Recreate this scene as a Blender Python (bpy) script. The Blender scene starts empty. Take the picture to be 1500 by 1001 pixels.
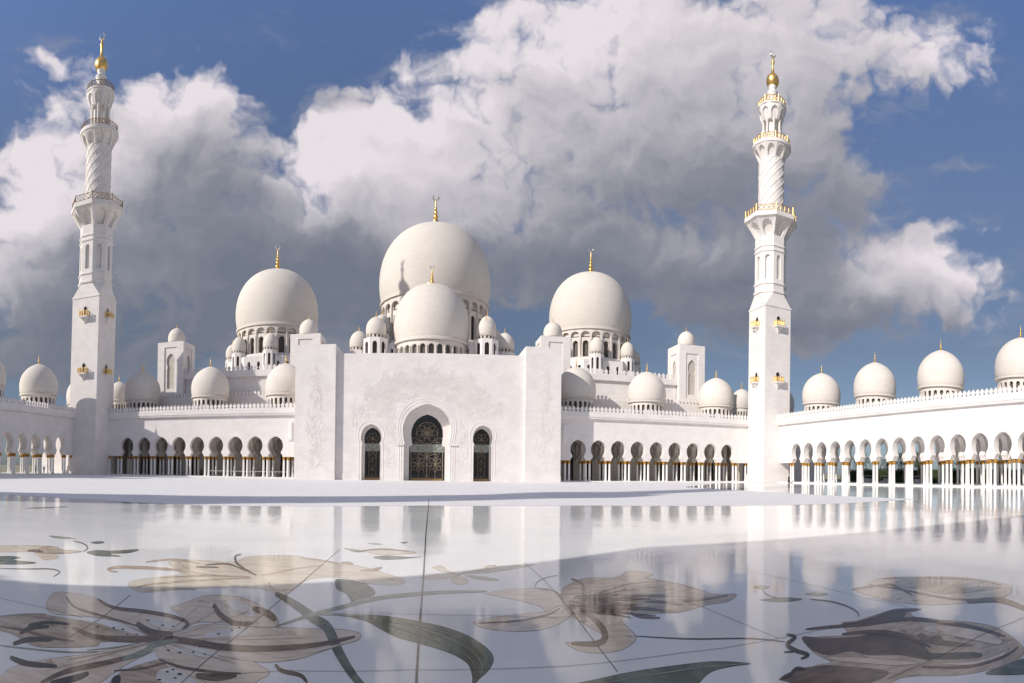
import bpy, bmesh, math, random
from math import sin, cos, tan, atan2, pi, radians, hypot, sqrt
from mathutils import Vector, Matrix
from mathutils.geometry import tessellate_polygon
random.seed(7)
S = bpy.context.scene
COL = S.collection

# ------------------------------------------------------------------ camera
R_C, XC, ROLL, PITCH, Y0, H = 838.05, 629.38, .0121, .0070, 683.44, 2.1075
W_PX, H_PX = 1500.0, 1001.0
cam_d = bpy.data.cameras.new("camera"); cam = bpy.data.objects.new("camera", cam_d); COL.objects.link(cam)
S.camera = cam
cam_d.type = 'PANO'
cam_d.panorama_type = 'CENTRAL_CYLINDRICAL'
cam_d.central_cylindrical_range_u_min = (0 - XC) / R_C
cam_d.central_cylindrical_range_u_max = (W_PX - XC) / R_C
cam_d.central_cylindrical_radius = 1.0
cam_d.central_cylindrical_range_v_min = (Y0 - H_PX) / R_C
cam_d.central_cylindrical_range_v_max = Y0 / R_C
cam_d.clip_start = .1; cam_d.clip_end = 6000
cp, sp, cr, sr = cos(PITCH), sin(PITCH), cos(ROLL), sin(ROLL)
right = Vector((cr, -sp * sr, cp * sr)); fwd = Vector((0, cp, sp)); up = Vector((-sr, -sp * cr, cp * cr))
m = Matrix((right, up, -fwd)).transposed().to_4x4(); m.translation = Vector((0, 0, H))
cam.matrix_world = m

def ray(x, y):
    phi = (x - XC) / R_C; z = (Y0 - y) / R_C
    return right * sin(phi) + fwd * cos(phi) + up * z
def gnd(x, y):                       # where the line of sight of a photo pixel meets the floor
    v = ray(x, y); t = -H / v.z
    return (v.x * t, v.y * t)

# ------------------------------------------------------------------ light
AZ, EL = radians(60), radians(31)    # sun behind the camera's left shoulder
sun_dir = Vector((-sin(AZ) * cos(EL), -cos(AZ) * cos(EL), sin(EL)))
sd = bpy.data.lights.new("sun", 'SUN'); sd.energy = 3.4; sd.angle = radians(.5); sd.color = (1.0, .93, .85)
sun = bpy.data.objects.new("sun", sd); COL.objects.link(sun)
sun.rotation_euler = sun_dir.to_track_quat('Z', 'Y').to_euler()
S.view_settings.view_transform = 'Standard'; S.view_settings.look = 'None'
S.view_settings.exposure = 0.34; S.view_settings.gamma = 1.0
S.cycles.max_bounces = 8; S.cycles.glossy_bounces = 4; S.cycles.diffuse_bounces = 5

# ------------------------------------------------------------------ node helper
class NT:
    def __init__(s, nt): s.nt = nt
    def n(s, t, **kw):
        nd = s.nt.nodes.new(t)
        for k, v in kw.items(): setattr(nd, k, v)
        return nd
    def l(s, a, b): s.nt.links.new(a, b)
    def put(s, sock, v):
        if isinstance(v, bpy.types.NodeSocket): s.l(v, sock)
        elif v is not None: sock.default_value = v
    def math(s, op, a, b=None, c=None, clamp=False):
        nd = s.n('ShaderNodeMath', operation=op); nd.use_clamp = clamp
        for i, v in enumerate((a, b, c)): s.put(nd.inputs[i], v)
        return nd.outputs[0]
    def vec(s, op, a, b=None, scale=None):
        nd = s.n('ShaderNodeVectorMath', operation=op)
        s.put(nd.inputs[0], a)
        if b is not None: s.put(nd.inputs[1], b)
        if scale is not None: s.put(nd.inputs[3], scale)
        return nd.outputs['Value'] if op in ('DOT_PRODUCT', 'LENGTH', 'DISTANCE') else nd.outputs[0]
    def mix(s, f, a, b, blend='MIX'):
        nd = s.n('ShaderNodeMix', data_type='RGBA', blend_type=blend)
        s.put(nd.inputs[0], f); s.put(nd.inputs[6], a); s.put(nd.inputs[7], b)
        return nd.outputs[2]
    def noise(s, vec, scale, detail=4, rough=.5, dist=0., dim='3D'):
        nd = s.n('ShaderNodeTexNoise'); nd.noise_dimensions = dim
        s.put(nd.inputs['Vector'], vec)
        nd.inputs['Scale'].default_value = scale; nd.inputs['Detail'].default_value = detail
        nd.inputs['Roughness'].default_value = rough; nd.inputs['Distortion'].default_value = dist
        return nd.outputs[0]
    def ss(s, v, a, b, lo=0., hi=1.):
        nd = s.n('ShaderNodeMapRange', interpolation_type='SMOOTHSTEP')
        s.put(nd.inputs[0], v)
        for i, q in enumerate((a, b, lo, hi)): nd.inputs[i + 1].default_value = q
        return nd.outputs[0]

# ------------------------------------------------------------------ sky
def make_world():
    w = bpy.data.worlds.new("World"); S.world = w; w.use_nodes = True
    nt = w.node_tree; nt.nodes.clear(); N = NT(nt)
    out = N.n('ShaderNodeOutputWorld'); bg = N.n('ShaderNodeBackground'); N.l(bg.outputs[0], out.inputs[0])
    sky = N.n('ShaderNodeTexSky', sky_type='NISHITA'); sky.sun_disc = False
    sky.sun_elevation = EL; sky.sun_rotation = pi + AZ
    sky.altitude = 0; sky.air_density = 1.0; sky.dust_density = .6; sky.ozone_density = 2.5
    tc = N.n('ShaderNodeTexCoord'); D = tc.outputs['Generated']
    sx = N.n('ShaderNodeSeparateXYZ'); N.l(D, sx.inputs[0])
    u = N.math('ARCTAN2', sx.outputs[0], sx.outputs[1])
    hz = N.math('SQRT', N.math('ADD', N.math('MULTIPLY', sx.outputs[0], sx.outputs[0]), N.math('MULTIPLY', sx.outputs[1], sx.outputs[1])))
    v = N.math('DIVIDE', sx.outputs[2], N.math('MAXIMUM', hz, .02))
    cb = N.n('ShaderNodeCombineXYZ'); N.l(u, cb.inputs[0]); N.l(v, cb.inputs[1]); P = cb.outputs[0]
    # cloud banks: centre (azimuth, slope), half-size, weight; laid out in photo pixels for legibility
    # cloud banks (x, y, half width, half height, weight) in photo pixels for legibility; negative weights open gaps
    blobs = [(250, 165, 100, 56, 1.0), (165, 245, 110, 80, 1.0), (300, 250, 90, 90, .9), (60, 330, 80, 60, .9), (230, 370, 180, 80, 1.0), (35, 420, 90, 70, .7), (85, 92, 42, 18, .8), (65, 150, 32, 36, .5),
             (300, 460, 260, 60, .8), (90, 520, 160, 50, .5), (480, 390, 140, 80, .9), (480, 240, 65, 60, .9), (440, 310, 80, 55, .9), (570, 200, 100, 62, 1.0), (640, 290, 150, 80, 1.0), (760, 130, 90, 80, .95),
             (840, 190, 150, 100, 1.1), (890, 50, 110, 70, 1.0), (1060, 100, 170, 120, 1.1), (1240, 70, 130, 72, 1.0), (1390, 80, 62, 48, .9), (1010, 260, 160, 70, 1.0), (1180, 225, 75, 40, .75), (800, 330, 190, 52, .9),
             (1340, 385, 95, 42, .95), (1210, 425, 100, 38, .85), (1070, 440, 100, 40, .7), (985, 360, 65, 26, .65), (1420, 450, 50, 30, .7), (1130, 500, 120, 14, .4), (1260, 345, 50, 18, .6),
             (722, 25, 50, 20, .95), (440, 45, 48, 18, .75), (613, 96, 30, 18, .85), (560, 125, 55, 12, .45), (1400, 242, 36, 7, .45), (1250, 290, 45, 14, .5), (1430, 325, 50, 12, .4),
             (640, 390, 240, 60, .9), (930, 350, 170, 46, .9), (1120, 300, 130, 46, .85), (180, 450, 240, 70, .9), (420, 470, 180, 60, .8), (760, 440, 80, 40, .6), (1000, 420, 130, 44, .8), (1160, 380, 110, 44, .8), (1330, 430, 130, 42, .9), (1170, 490, 160, 22, .55), (60, 260, 50, 60, .7), (30, 500, 120, 60, .7),
             (395, 165, 30, 60, -.8), (1330, 190, 70, 36, -.5), (880, 385, 60, 20, -.7), (770, 455, 70, 30, -.6), (830, 330, 30, 14, -.4), (500, 500, 120, 24, -.3), (1000, 490, 80, 16, -.5), (930, 470, 60, 30, -.5), (1180, 330, 40, 18, -.4), (1030, 330, 50, 14, -.3)]
    tones = [(250, 130, 120, 36, .28), (110, 240, 60, 80, .34), (30, 340, 60, 60, .30), (530, 240, 110, 70, .34), (440, 265, 50, 45, .2), (640, 150, 60, 50, .25), (830, 60, 110, 60, .26), (1410, 80, 70, 50, .34), (1370, 370, 90, 30, .36),
             (1090, 50, 200, 60, .10), (1290, 430, 60, 30, .15), (700, 320, 120, 40, .1),
             (310, 295, 100, 75, -.24), (250, 440, 340, 75, -.32), (460, 370, 120, 50, -.20), (800, 390, 260, 40, -.26), (900, 310, 180, 50, -.20), (1080, 260, 130, 60, -.12), (620, 450, 260, 50, -.30), (1180, 300, 120, 50, -.20), (1110, 430, 130, 60, -.30), (90, 530, 260, 60, -.36), (900, 150, 190, 90, .07), (1080, 130, 120, 70, .06), (720, 230, 90, 50, .12), (120, 380, 100, 40, -.14), (1260, 470, 160, 24, -.2), (180, 420, 90, 26, .14), (470, 425, 70, 24, .12), (1010, 365, 70, 20, .2), (760, 425, 60, 18, .16), (20, 430, 50, 30, .16), (620, 330, 60, 30, .1)]
    def group(name):
        g = bpy.data.node_groups.new(name, 'ShaderNodeTree')
        g.interface.new_socket("P", in_out='INPUT', socket_type='NodeSocketVector')
        g.interface.new_socket("D", in_out='OUTPUT', socket_type='NodeSocketFloat')
        G = NT(g); gi = G.n('NodeGroupInput'); go = G.n('NodeGroupOutput'); return g, G, gi.outputs[0], go.inputs[0]
    def blobsum(G, p0, lst):
      acc = None
      for (x, y, a, b, wt) in lst:
        kx, ky = R_C / a * .83, R_C / b * .83
        nd = G.n('ShaderNodeVectorMath', operation='MULTIPLY_ADD'); G.l(p0, nd.inputs[0]); nd.inputs[1].default_value = (kx, ky, 0); nd.inputs[2].default_value = (-kx * (x - XC) / R_C, -ky * (690 - y) / R_C, 0)
        f = G.math('EXPONENT', G.math('SUBTRACT', math.log(abs(wt)), G.vec('DOT_PRODUCT', nd.outputs[0], nd.outputs[0])))
        acc = f if acc is None else G.math('ADD' if wt > 0 else 'SUBTRACT', acc, f)
      return acc
    gb, G, p0, out_b = group("cloud_banks"); acc = blobsum(G, p0, blobs)
    sp_ = G.n('ShaderNodeSeparateXYZ'); G.l(p0, sp_.inputs[0])
    acc = G.math('ADD', acc, G.ss(G.math('ABSOLUTE', G.math('SUBTRACT', sp_.outputs[0], .15)), 1.0, 1.5, 0, .6))  # unseen cloud beyond both sides of the view, for whiter ambient light
    acc = G.math('ADD', acc, G.ss(sp_.outputs[1], .95, 1.7, 0, .75))  # overhead cloud out of view, added to whiten and lift the ambient light
    G.l(G.math('SUBTRACT', 1.0, G.math('EXPONENT', G.math('MULTIPLY', G.math('MAXIMUM', acc, 0.), -1.45))), out_b)
    # the small billows
    gn, G, p0, out_n = group("cloud_billows")
    vo = G.n('ShaderNodeTexVoronoi'); vo.feature = 'F1'; vo.voronoi_dimensions = '2D'; G.l(p0, vo.inputs['Vector']); vo.inputs['Scale'].default_value = 13; vo.inputs['Detail'].default_value = 2; vo.inputs['Roughness'].default_value = .55
    n1 = G.noise(p0, 5.5, 3, .5, dim='2D'); n2 = G.noise(p0, 19, 5, .62, dim='2D')
    nn = G.math('ADD', G.math('MULTIPLY', G.math('SUBTRACT', n1, .5), .75), G.math('MULTIPLY', G.math('SUBTRACT', n2, .5), .42))
    G.l(G.math('ADD', nn, G.math('MULTIPLY', G.math('SUBTRACT', .42, vo.outputs['Distance']), .32)), out_n)
    def call(g, vec):
        nd = nt.nodes.new('ShaderNodeGroup'); nd.node_tree = g; N.l(vec, nd.inputs[0]); return nd.outputs[0]
    wn = N.n('ShaderNodeTexNoise'); wn.noise_dimensions = '2D'; N.l(P, wn.inputs['Vector']); wn.inputs['Scale'].default_value = 6; wn.inputs['Detail'].default_value = 4; wn.inputs['Roughness'].default_value = .6
    PW_ = N.vec('ADD', P, N.vec('MULTIPLY', N.vec('SUBTRACT', wn.outputs[1], (.5, .5, .5)), (.13, .10, 0)))
    b0 = call(gb, PW_); b2 = call(gb, N.vec('ADD', PW_, (-.065, .11, 0))); k0 = call(gn, PW_); k1 = call(gn, N.vec('ADD', PW_, (-.014, .022, 0)))
    d0 = (N.math('ADD', b0, k0), b0)
    mask = N.ss(d0[0], .38, .74)
    tone = blobsum(N, PW_, tones)
    thin = N.math('MULTIPLY', N.ss(N.noise(N.vec('MULTIPLY', PW_, (1.2, 3.0, 1)), 3.0, 5, .6, dim='2D'), .46, .75, 0, .5), N.ss(d0[1], .05, .4))
    e1 = N.math('SUBTRACT', k0, k1); e2 = N.math('SUBTRACT', b0, b2)
    lit = N.math('ADD', N.math('MULTIPLY', e1, .42), N.math('MULTIPLY', e2, .55))
    lit = N.math('ADD', lit, N.math('MULTIPLY', N.math('SUBTRACT', .85, d0[0]), .22))
    lit = N.math('ADD', lit, N.math('ADD', tone, .48))
    lit = N.math('MAXIMUM', N.math('MINIMUM', lit, 1.0), 0.)
    rmp = N.n('ShaderNodeValToRGB'); N.l(lit, rmp.inputs[0]); e = rmp.color_ramp.elements
    e[0].position = 0; e[0].color = (1.35, 1.52, 1.95, 1); e[1].position = 1; e[1].color = (6.3, 5.85, 6.15, 1)
    a = e.new(.30); a.color = (2.05, 2.12, 2.55, 1)
    b = e.new(.62); b.color = (3.95, 3.8, 4.15, 1)
    sr_ = N.n('ShaderNodeValToRGB'); N.l(v, sr_.inputs[0]); e = sr_.color_ramp.elements
    e[0].position = .0; e[0].color = (.36, .44, .62, 1); e[1].position = .85; e[1].color = (1.02, 1.02, 1.18, 1)
    a = e.new(.10); a.color = (.42, .42, .48, 1); a = e.new(.22); a.color = (.50, .44, .44, 1); a = e.new(.5); a.color = (.84, .74, .76, 1)
    skyc = N.mix(1.0, sky.outputs[0], sr_.outputs[0], 'MULTIPLY')
    hazec = N.mix(thin, skyc, (2.6, 2.7, 3.2, 1))
    col = N.mix(mask, hazec, rmp.outputs[0])
    N.l(col, bg.inputs[0]); bg.inputs[1].default_value = .1
    w.cycles.sampling_method = 'MANUAL'; w.cycles.sample_map_resolution = 512
make_world()

# ------------------------------------------------------------------ materials
def mat(name, base, rough=.5, metal=0., spec=.5, fn=None, coat=0.):
    mt = bpy.data.materials.new(name); mt.use_nodes = True
    nt = mt.node_tree; N = NT(nt); b = nt.nodes['Principled BSDF']
    b.inputs['Base Color'].default_value = (*base, 1); b.inputs['Roughness'].default_value = rough
    b.inputs['Metallic'].default_value = metal; b.inputs['Specular IOR Level'].default_value = spec
    b.inputs['Coat Weight'].default_value = coat; b.inputs['Coat Roughness'].default_value = .03
    if fn: fn(N, b)
    return mt
def pos(N): return N.n('ShaderNodeNewGeometry').outputs['Position']
def stone(c1, c2, joint=.0, bump=.1, sc=.35, course=(1.2, .6)):
    def fn(N, b):
        p = pos(N)
        n1 = N.noise(p, sc, 6, .6); n2 = N.noise(p, 6, 5, .6)
        f = N.math('ADD', N.math('MULTIPLY', n1, .7), N.math('MULTIPLY', n2, .3))
        c = N.mix(N.ss(f, .35, .65), (*c1, 1), (*c2, 1))
        if joint:
            s3 = N.n('ShaderNodeSeparateXYZ'); N.l(p, s3.inputs[0])
            cb = N.n('ShaderNodeCombineXYZ'); N.l(N.math('ADD', s3.outputs[0], s3.outputs[1]), cb.inputs[0]); N.l(s3.outputs[2], cb.inputs[1])
            br = N.n('ShaderNodeTexBrick'); N.l(cb.outputs[0], br.inputs[0])
            br.inputs['Scale'].default_value = 1; br.inputs['Brick Width'].default_value = course[0]; br.inputs['Row Height'].default_value = course[1]
            br.inputs['Mortar Size'].default_value = .012; br.inputs['Color1'].default_value = (1, 1, 1, 1)
            br.inputs['Color2'].default_value = (.955, .95, .945, 1); br.inputs['Mortar'].default_value = (1 - joint, 1 - joint, 1 - joint, 1)
            c = N.mix(1.0, c, br.outputs[0], 'MULTIPLY')
        N.l(c, b.inputs['Base Color'])
        bp = N.n('ShaderNodeBump'); bp.inputs['Strength'].default_value = bump; bp.inputs['Distance'].default_value = .02
        N.l(n2, bp.inputs['Height']); N.l(bp.outputs[0], b.inputs['Normal'])
    return fn
WALL = mat('white_marble', (.8, .78, .76), .7, fn=stone((.735, .70, .68), (.81, .775, .75), .12, .12), spec=.25)
DOME = mat('dome_marble', (.70, .655, .60), .8, spec=.12, fn=stone((.655, .612, .56), (.715, .668, .615), .015, .06, .10, (1.0, .5)))
COLM = mat('column_marble', (.8, .79, .77), .3, fn=stone((.76, .75, .73), (.82, .81, .79)))
GOLD = mat('gold', (.86, .57, .20), .38, 1.0)
GOLDC = mat('gilded_capital', (.66, .36, .06), .38, .35, fn=lambda N, b: N.l(N.mix(N.ss(N.noise(pos(N), 9, 4), .4, .6), (.26, .105, .018, 1), (.66, .37, .065, 1)), b.inputs['Base Color']))
BRONZE = mat('bronze_rail', (.38, .24, .10), .35, .8)
SILVER = mat('pale_crescent', (.85, .80, .68), .25, .9)
GLASS = mat('dark_glass', (.018, .017, .016), .06, spec=.6)
GLASSP = mat('pale_glass', (.30, .34, .33), .15)
DARK = mat('dark_interior', (.09, .08, .07), .6)
LATT = mat('cream_lattice', (.30, .25, .18), .5)
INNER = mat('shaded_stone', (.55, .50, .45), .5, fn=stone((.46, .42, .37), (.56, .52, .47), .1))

def polished(c1, c2, sc, name, joint=0., rough=.07, streak=None, extra=None):
    def fn(N, b):
        p = pos(N)
        if streak:
            n1 = N.noise(N.vec('MULTIPLY', p, streak), 1.0, 6, .6, .6)
        else:
            n1 = N.noise(p, sc, 7, .62, .4)
        c = N.mix(N.ss(n1, .36, .64), (*c1, 1), (*c2, 1))
        if extra: c = N.mix(N.ss(N.noise(p, extra[0], 5, .7, 1.0), extra[1], extra[1] + .1), c, (*extra[2], 1))
        if joint:
            br = N.n('ShaderNodeTexBrick'); N.l(p, br.inputs[0]); br.offset = 0
            br.inputs['Scale'].default_value = 1; br.inputs['Brick Width'].default_value = 1.6; br.inputs['Row Height'].default_value = 1.6
            br.inputs['Mortar Size'].default_value = .004
            br.inputs['Color1'].default_value = (1, 1, 1, 1); br.inputs['Color2'].default_value = (.965, .965, .97, 1); br.inputs['Mortar'].default_value = (1 - joint,) * 3 + (1,)
            c = N.mix(1.0, c, br.outputs[0], 'MULTIPLY')
        N.l(c, b.inputs['Base Color'])
        w1 = N.noise(p, .55, 3, .5); w2 = N.noise(p, 3.0, 2, .5)
        h = N.math('ADD', N.math('MULTIPLY', w1, .010), N.math('MULTIPLY', w2, .0010))
        wn = N.n('ShaderNodeTexWhiteNoise'); N.l(N.vec('FLOOR', N.vec('MULTIPLY', p, (1 / 1.6, 1 / 1.6, 0))), wn.inputs['Vector'])
        tl = N.vec('MULTIPLY', N.vec('SUBTRACT', wn.outputs['Color'], (.5, .5, .5)), (.006, .006, 0))
        nrm = N.vec('NORMALIZE', N.vec('ADD', N.n('ShaderNodeNewGeometry').outputs['Normal'], tl))
        bp = N.n('ShaderNodeBump'); bp.inputs['Strength'].default_value = 1.0; bp.inputs['Distance'].default_value = .55; N.l(nrm, bp.inputs['Normal'])
        N.l(h, bp.inputs['Height']); N.l(bp.outputs[0], b.inputs['Normal'])
        N.l(N.math('ADD', N.math('MULTIPLY', N.noise(p, .8, 5, .6), .05), rough - .02), b.inputs['Roughness'])
    return mat(name, c1, rough, fn=fn, spec=.27)
FLOOR = polished((.785, .80, .79), (.84, .85, .835), .25, 'polished_floor', .10)
TAN = polished((.64, .53, .41), (.77, .665, .545), 1, 'tan_inlay', streak=(2.2, 5, 1), extra=(1.6, .59, (.42, .29, .19)))
CREAM = polished((.60, .52, .40), (.70, .635, .52), 1, 'cream_inlay', streak=(1.5, 4, 1), extra=(1.2, .6, (.42, .33, .22)))
BROWN = polished((.09, .055, .04), (.20, .135, .095), 1, 'brown_inlay', streak=(3, 8, 1))
PALE = polished((.66, .64, .60), (.76, .74, .70), 1, 'pale_inlay', streak=(2, 6, 1))
GREYB = polished((.38, .285, .205), (.58, .475, .365), 1, 'greybrown_inlay', streak=(2, 6, 1), extra=(1.3, .58, (.23, .17, .14)))
MAROON = polished((.045, .024, .024), (.10, .055, .048), 1, 'maroon_inlay', streak=(2, 5, 1))
INK = polished((.01, .009, .011), (.025, .022, .024), 3, 'ink_inlay')
GREEN = polished((.075, .10, .07), (.17, .20, .15), 1, 'green_inlay', streak=(3.4, 1.2, 1), extra=(2.2, .62, (.30, .32, .25)))
SAGE = polished((.22, .25, .19), (.34, .36, .29), 1, 'sage_inlay', streak=(3, 3, 1))
OUT = {TAN: BROWN, GREYB: BROWN, CREAM: GREYB, GREEN: INK}
JOINT = polished((.05, .05, .055), (.09, .085, .085), 2, 'dark_joint')
JOINTL = polished((.40, .40, .42), (.48, .48, .50), 2, 'pale_joint')
GROUND = mat('dry_ground', (.3, .27, .22), .9, fn=lambda N, b: N.l(N.mix(N.noise(pos(N), .1, 6), (.16, .17, .08, 1), (.36, .32, .25, 1)), b.inputs['Base Color']))
HEDGE = mat('hedge_leaf', (.05, .08, .03), .7, fn=lambda N, b: N.l(N.mix(N.noise(pos(N), 2.5, 4), (.02, .035, .012, 1), (.07, .10, .035, 1)), b.inputs['Base Color']))
FROND = mat('palm_frond', (.07, .09, .04), .6, fn=lambda N, b: N.l(N.mix(N.noise(pos(N), 1.5, 3), (.035, .05, .02, 1), (.10, .12, .05, 1)), b.inputs['Base Color']))
BARK = mat('palm_bark', (.16, .12, .08), .9, fn=lambda N, b: N.l(N.mix(N.noise(pos(N), 6, 4), (.10, .075, .05, 1), (.22, .17, .12, 1)), b.inputs['Base Color']))
CLOTHK = mat('black_cloth', (.02, .02, .022), .8)
CLOTHB = mat('blue_cloth', (.10, .22, .30), .8)
CLOTHW = mat('white_cloth', (.75, .74, .72), .8)
SKIN = mat('skin', (.35, .20, .13), .5)
CANVAS = mat('white_canvas', (.8, .8, .8), .7)
STEEL = mat('white_rail', (.6, .6, .58), .3, .3)

# ------------------------------------------------------------------ mesh helpers
class MB:
    def __init__(s): s.v = []; s.f = []
    def add(s, vs, fs):
        o = len(s.v); s.v += [tuple(q) for q in vs]; s.f += [tuple(i + o for i in f) for f in fs]; return s
    def box(s, x0, x1, y0, y1, z0, z1):
        return s.add([(x, y, z) for z in (z0, z1) for x, y in ((x0, y0), (x1, y0), (x1, y1), (x0, y1))],
                     [(0, 3, 2, 1), (4, 5, 6, 7), (0, 1, 5, 4), (1, 2, 6, 5), (2, 3, 7, 6), (3, 0, 4, 7)])
    def lathe(s, cx, cy, prof, n=32, a0=0., cap=True):
        vs = []; fs = []
        for r, z in prof:
            for k in range(n):
                a = a0 + 2 * pi * k / n; vs.append((cx + r * cos(a), cy + r * sin(a), z))
        for j in range(len(prof) - 1):
            for k in range(n):
                k2 = (k + 1) % n; fs.append((j * n + k, j * n + k2, (j + 1) * n + k2, (j + 1) * n + k))
        if cap:
            fs.append(tuple(range(n))[::-1]); fs.append(tuple((len(prof) - 1) * n + k for k in range(n)))
        return s.add(vs, fs)
    def prism(s, poly, mapf, d0, d1):
        tri = tessellate_polygon([[Vector((p[0], p[1], 0)) for p in poly]])
        n = len(poly)
        vs = [mapf(p[0], d0, p[1]) for p in poly] + [mapf(p[0], d1, p[1]) for p in poly]
        fs = [tuple(t) for t in tri] + [tuple(n + i for i in reversed(t)) for t in tri]
        fs += [(i, (i + 1) % n, n + (i + 1) % n, n + i) for i in range(n)]
        return s.add(vs, fs)
    def tube(s, pts, r, n=6, closed=False):
        pts = [Vector(p) for p in pts]; vs = []; fs = []; m = len(pts)
        for i, p in enumerate(pts):
            if closed: t = pts[(i + 1) % m] - pts[i - 1]
            else: t = pts[min(i + 1, m - 1)] - pts[max(i - 1, 0)]
            t.normalize(); ref = Vector((0, 0, 1)) if abs(t.z) < .9 else Vector((0, 1, 0))
            a = t.cross(ref).normalized(); b = t.cross(a)
            rr = r[i] if isinstance(r, (list, tuple)) else r
            for k in range(n):
                q = 2 * pi * k / n; vs.append(p + a * rr * cos(q) + b * rr * sin(q))
        for i in range(m if closed else m - 1):
            j = (i + 1) % m
            for k in range(n): fs.append((i * n + k, i * n + (k + 1) % n, j * n + (k + 1) % n, j * n + k))
        if not closed: fs.append(tuple(range(n))[::-1]); fs.append(tuple((m - 1) * n + k for k in range(n)))
        return s.add(vs, fs)
    def sheet(s, poly, z):
        tri = tessellate_polygon([[Vector((p[0], p[1], 0)) for p in poly]])
        fs = []
        for t in tri:
            a, b, c = (poly[i] for i in t)
            fs.append(tuple(t) if (b[0]-a[0])*(c[1]-a[1])-(b[1]-a[1])*(c[0]-a[0]) > 0 else tuple(reversed(t)))
        return s.add([(p[0], p[1], z) for p in poly], fs)
    def mesh(s, name, material, off=(0, 0, 0), sharp=35, recalc=True):
        me = bpy.data.meshes.new(name)
        me.from_pydata([(x - off[0], y - off[1], z - off[2]) for x, y, z in s.v], [], s.f)
        if recalc:
            bm = bmesh.new(); bm.from_mesh(me); bmesh.ops.recalc_face_normals(bm, faces=bm.faces); bm.to_mesh(me); bm.free()
        for p in me.polygons: p.use_smooth = True
        me.set_sharp_from_angle(angle=radians(sharp))
        for q in (material if isinstance(material, (list, tuple)) else [material]): me.materials.append(q)
        return me
    def build(s, name, material, parent=None, sharp=35, recalc=True):
        off = (0, 0, 0); p = parent
        while p is not None: off = tuple(a + b for a, b in zip(off, p.location)); p = p.parent
        return link(name, s.mesh(name, material, off, sharp, recalc), parent)
def link(name, me, parent=None, loc=(0, 0, 0)):
    o = bpy.data.objects.new(name, me); COL.objects.link(o); o.parent = parent; o.location = loc; return o
def tag(o, label=None, cat=None, group=None, kind=None):
    if label: o['label'] = label
    if cat: o['category'] = cat
    if group: o['group'] = group
    if kind: o['kind'] = kind
    return o
def empty(name, loc, label, cat, group=None):
    o = bpy.data.objects.new(name, None); COL.objects.link(o); o.location = loc; return tag(o, label, cat, group)
def struct(name, mb, m): return tag(mb.build(name, m), kind='structure')
def copy_tree(o, parent=None):
    c = o.copy(); COL.objects.link(c)
    if parent is not None: c.parent = parent
    for ch in list(o.children): copy_tree(ch, c)
    return c

def spline(pts, closed=False, k=5):
    n = len(pts); out = []
    rng = range(n) if closed else range(n - 1)
    for i in rng:
        if closed: a, b, c, d = pts[i - 1], pts[i], pts[(i + 1) % n], pts[(i + 2) % n]
        else: a, b, c, d = pts[max(i - 1, 0)], pts[i], pts[i + 1], pts[min(i + 2, n - 1)]
        for j in range(k):
            t = j / k
            out.append(tuple(.5 * (2 * b[q] + (c[q] - a[q]) * t + (2 * a[q] - 5 * b[q] + 4 * c[q] - d[q]) * t * t + (3 * b[q] - a[q] - 3 * c[q] + d[q]) * t ** 3) for q in range(len(b))))
    if not closed: out.append(tuple(pts[-1]))
    return out

# arch half outlines, from the foot outwards to the tip: (half width, z)
def keyhole(hw, z0, zt, neck=.70):       # pointed horseshoe above a flared neck
    h = zt - z0
    return [(hw * .96, z0), (hw * .92, z0 + h * .08), (hw * .78, z0 + h * .15), (hw * neck, z0 + h * .20), (hw * (neck + .10), z0 + h * .28),
            (hw * .93, z0 + h * .38), (hw, z0 + h * .52), (hw * .96, z0 + h * .66), (hw * .80, z0 + h * .80), (hw * .56, z0 + h * .90), (hw * .30, z0 + h * .965), (0, zt)]
def pointed(hw, z0, zt, k=1.15):
    zs = zt - hw * k
    return [(hw, z0), (hw, zs)] + [(hw * cos(a) ** .9, zs + hw * k * sin(a)) for a in (pi / 2 * i / 7 for i in range(1, 7))] + [(0, zt)]
def hshoe(hw, z0, zn, zt, neck=.90, jamb=.95):     # door shape: straight jambs, slight neck, pointed bulb
    h = zt - zn
    return [(hw * jamb, z0), (hw * jamb, zn - .45), (hw * neck, zn), (hw * .96, zn + h * .14), (hw, zn + h * .32), (hw * .97, zn + h * .5), (hw * .84, zn + h * .69), (hw * .62, zn + h * .84), (hw * .33, zn + h * .94), (0, zt)]
def bay_poly(half, bw, z0, z1):
    L = [(-x, z) for x, z in half]; Rr = [(x, z) for x, z in reversed(half)]
    return [(-bw / 2, z0)] + L + Rr[1:] + [(bw / 2, z0), (bw / 2, z1), (-bw / 2, z1)]
def line_map(p0, ang):                   # local (u, depth, z) -> world; depth goes to the left-hand normal
    ca, sa = cos(ang), sin(ang)
    return lambda u, d, z: (p0[0] + u * ca - d * sa, p0[1] + u * sa + d * ca, z)
def arch_run(mb, p0, p1, n, half_f, z0, z1, th, sill=None):
    """straight wall from p0 to p1, n arches open at z0; th = thickness to the left of the direction"""
    L = hypot(p1[0] - p0[0], p1[1] - p0[1]); ang = atan2(p1[1] - p0[1], p1[0] - p0[0]); bw = L / n; mp = line_map(p0, ang)
    for i in range(n):
        poly = [(u + (i + .5) * bw, z) for u, z in bay_poly(half_f, bw, z0, z1)]
        mb.prism(poly, mp, 0, th)
    if sill is not None: mb.prism([(0, sill), (L, sill), (L, z0), (0, z0)], mp, 0, th)
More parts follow.
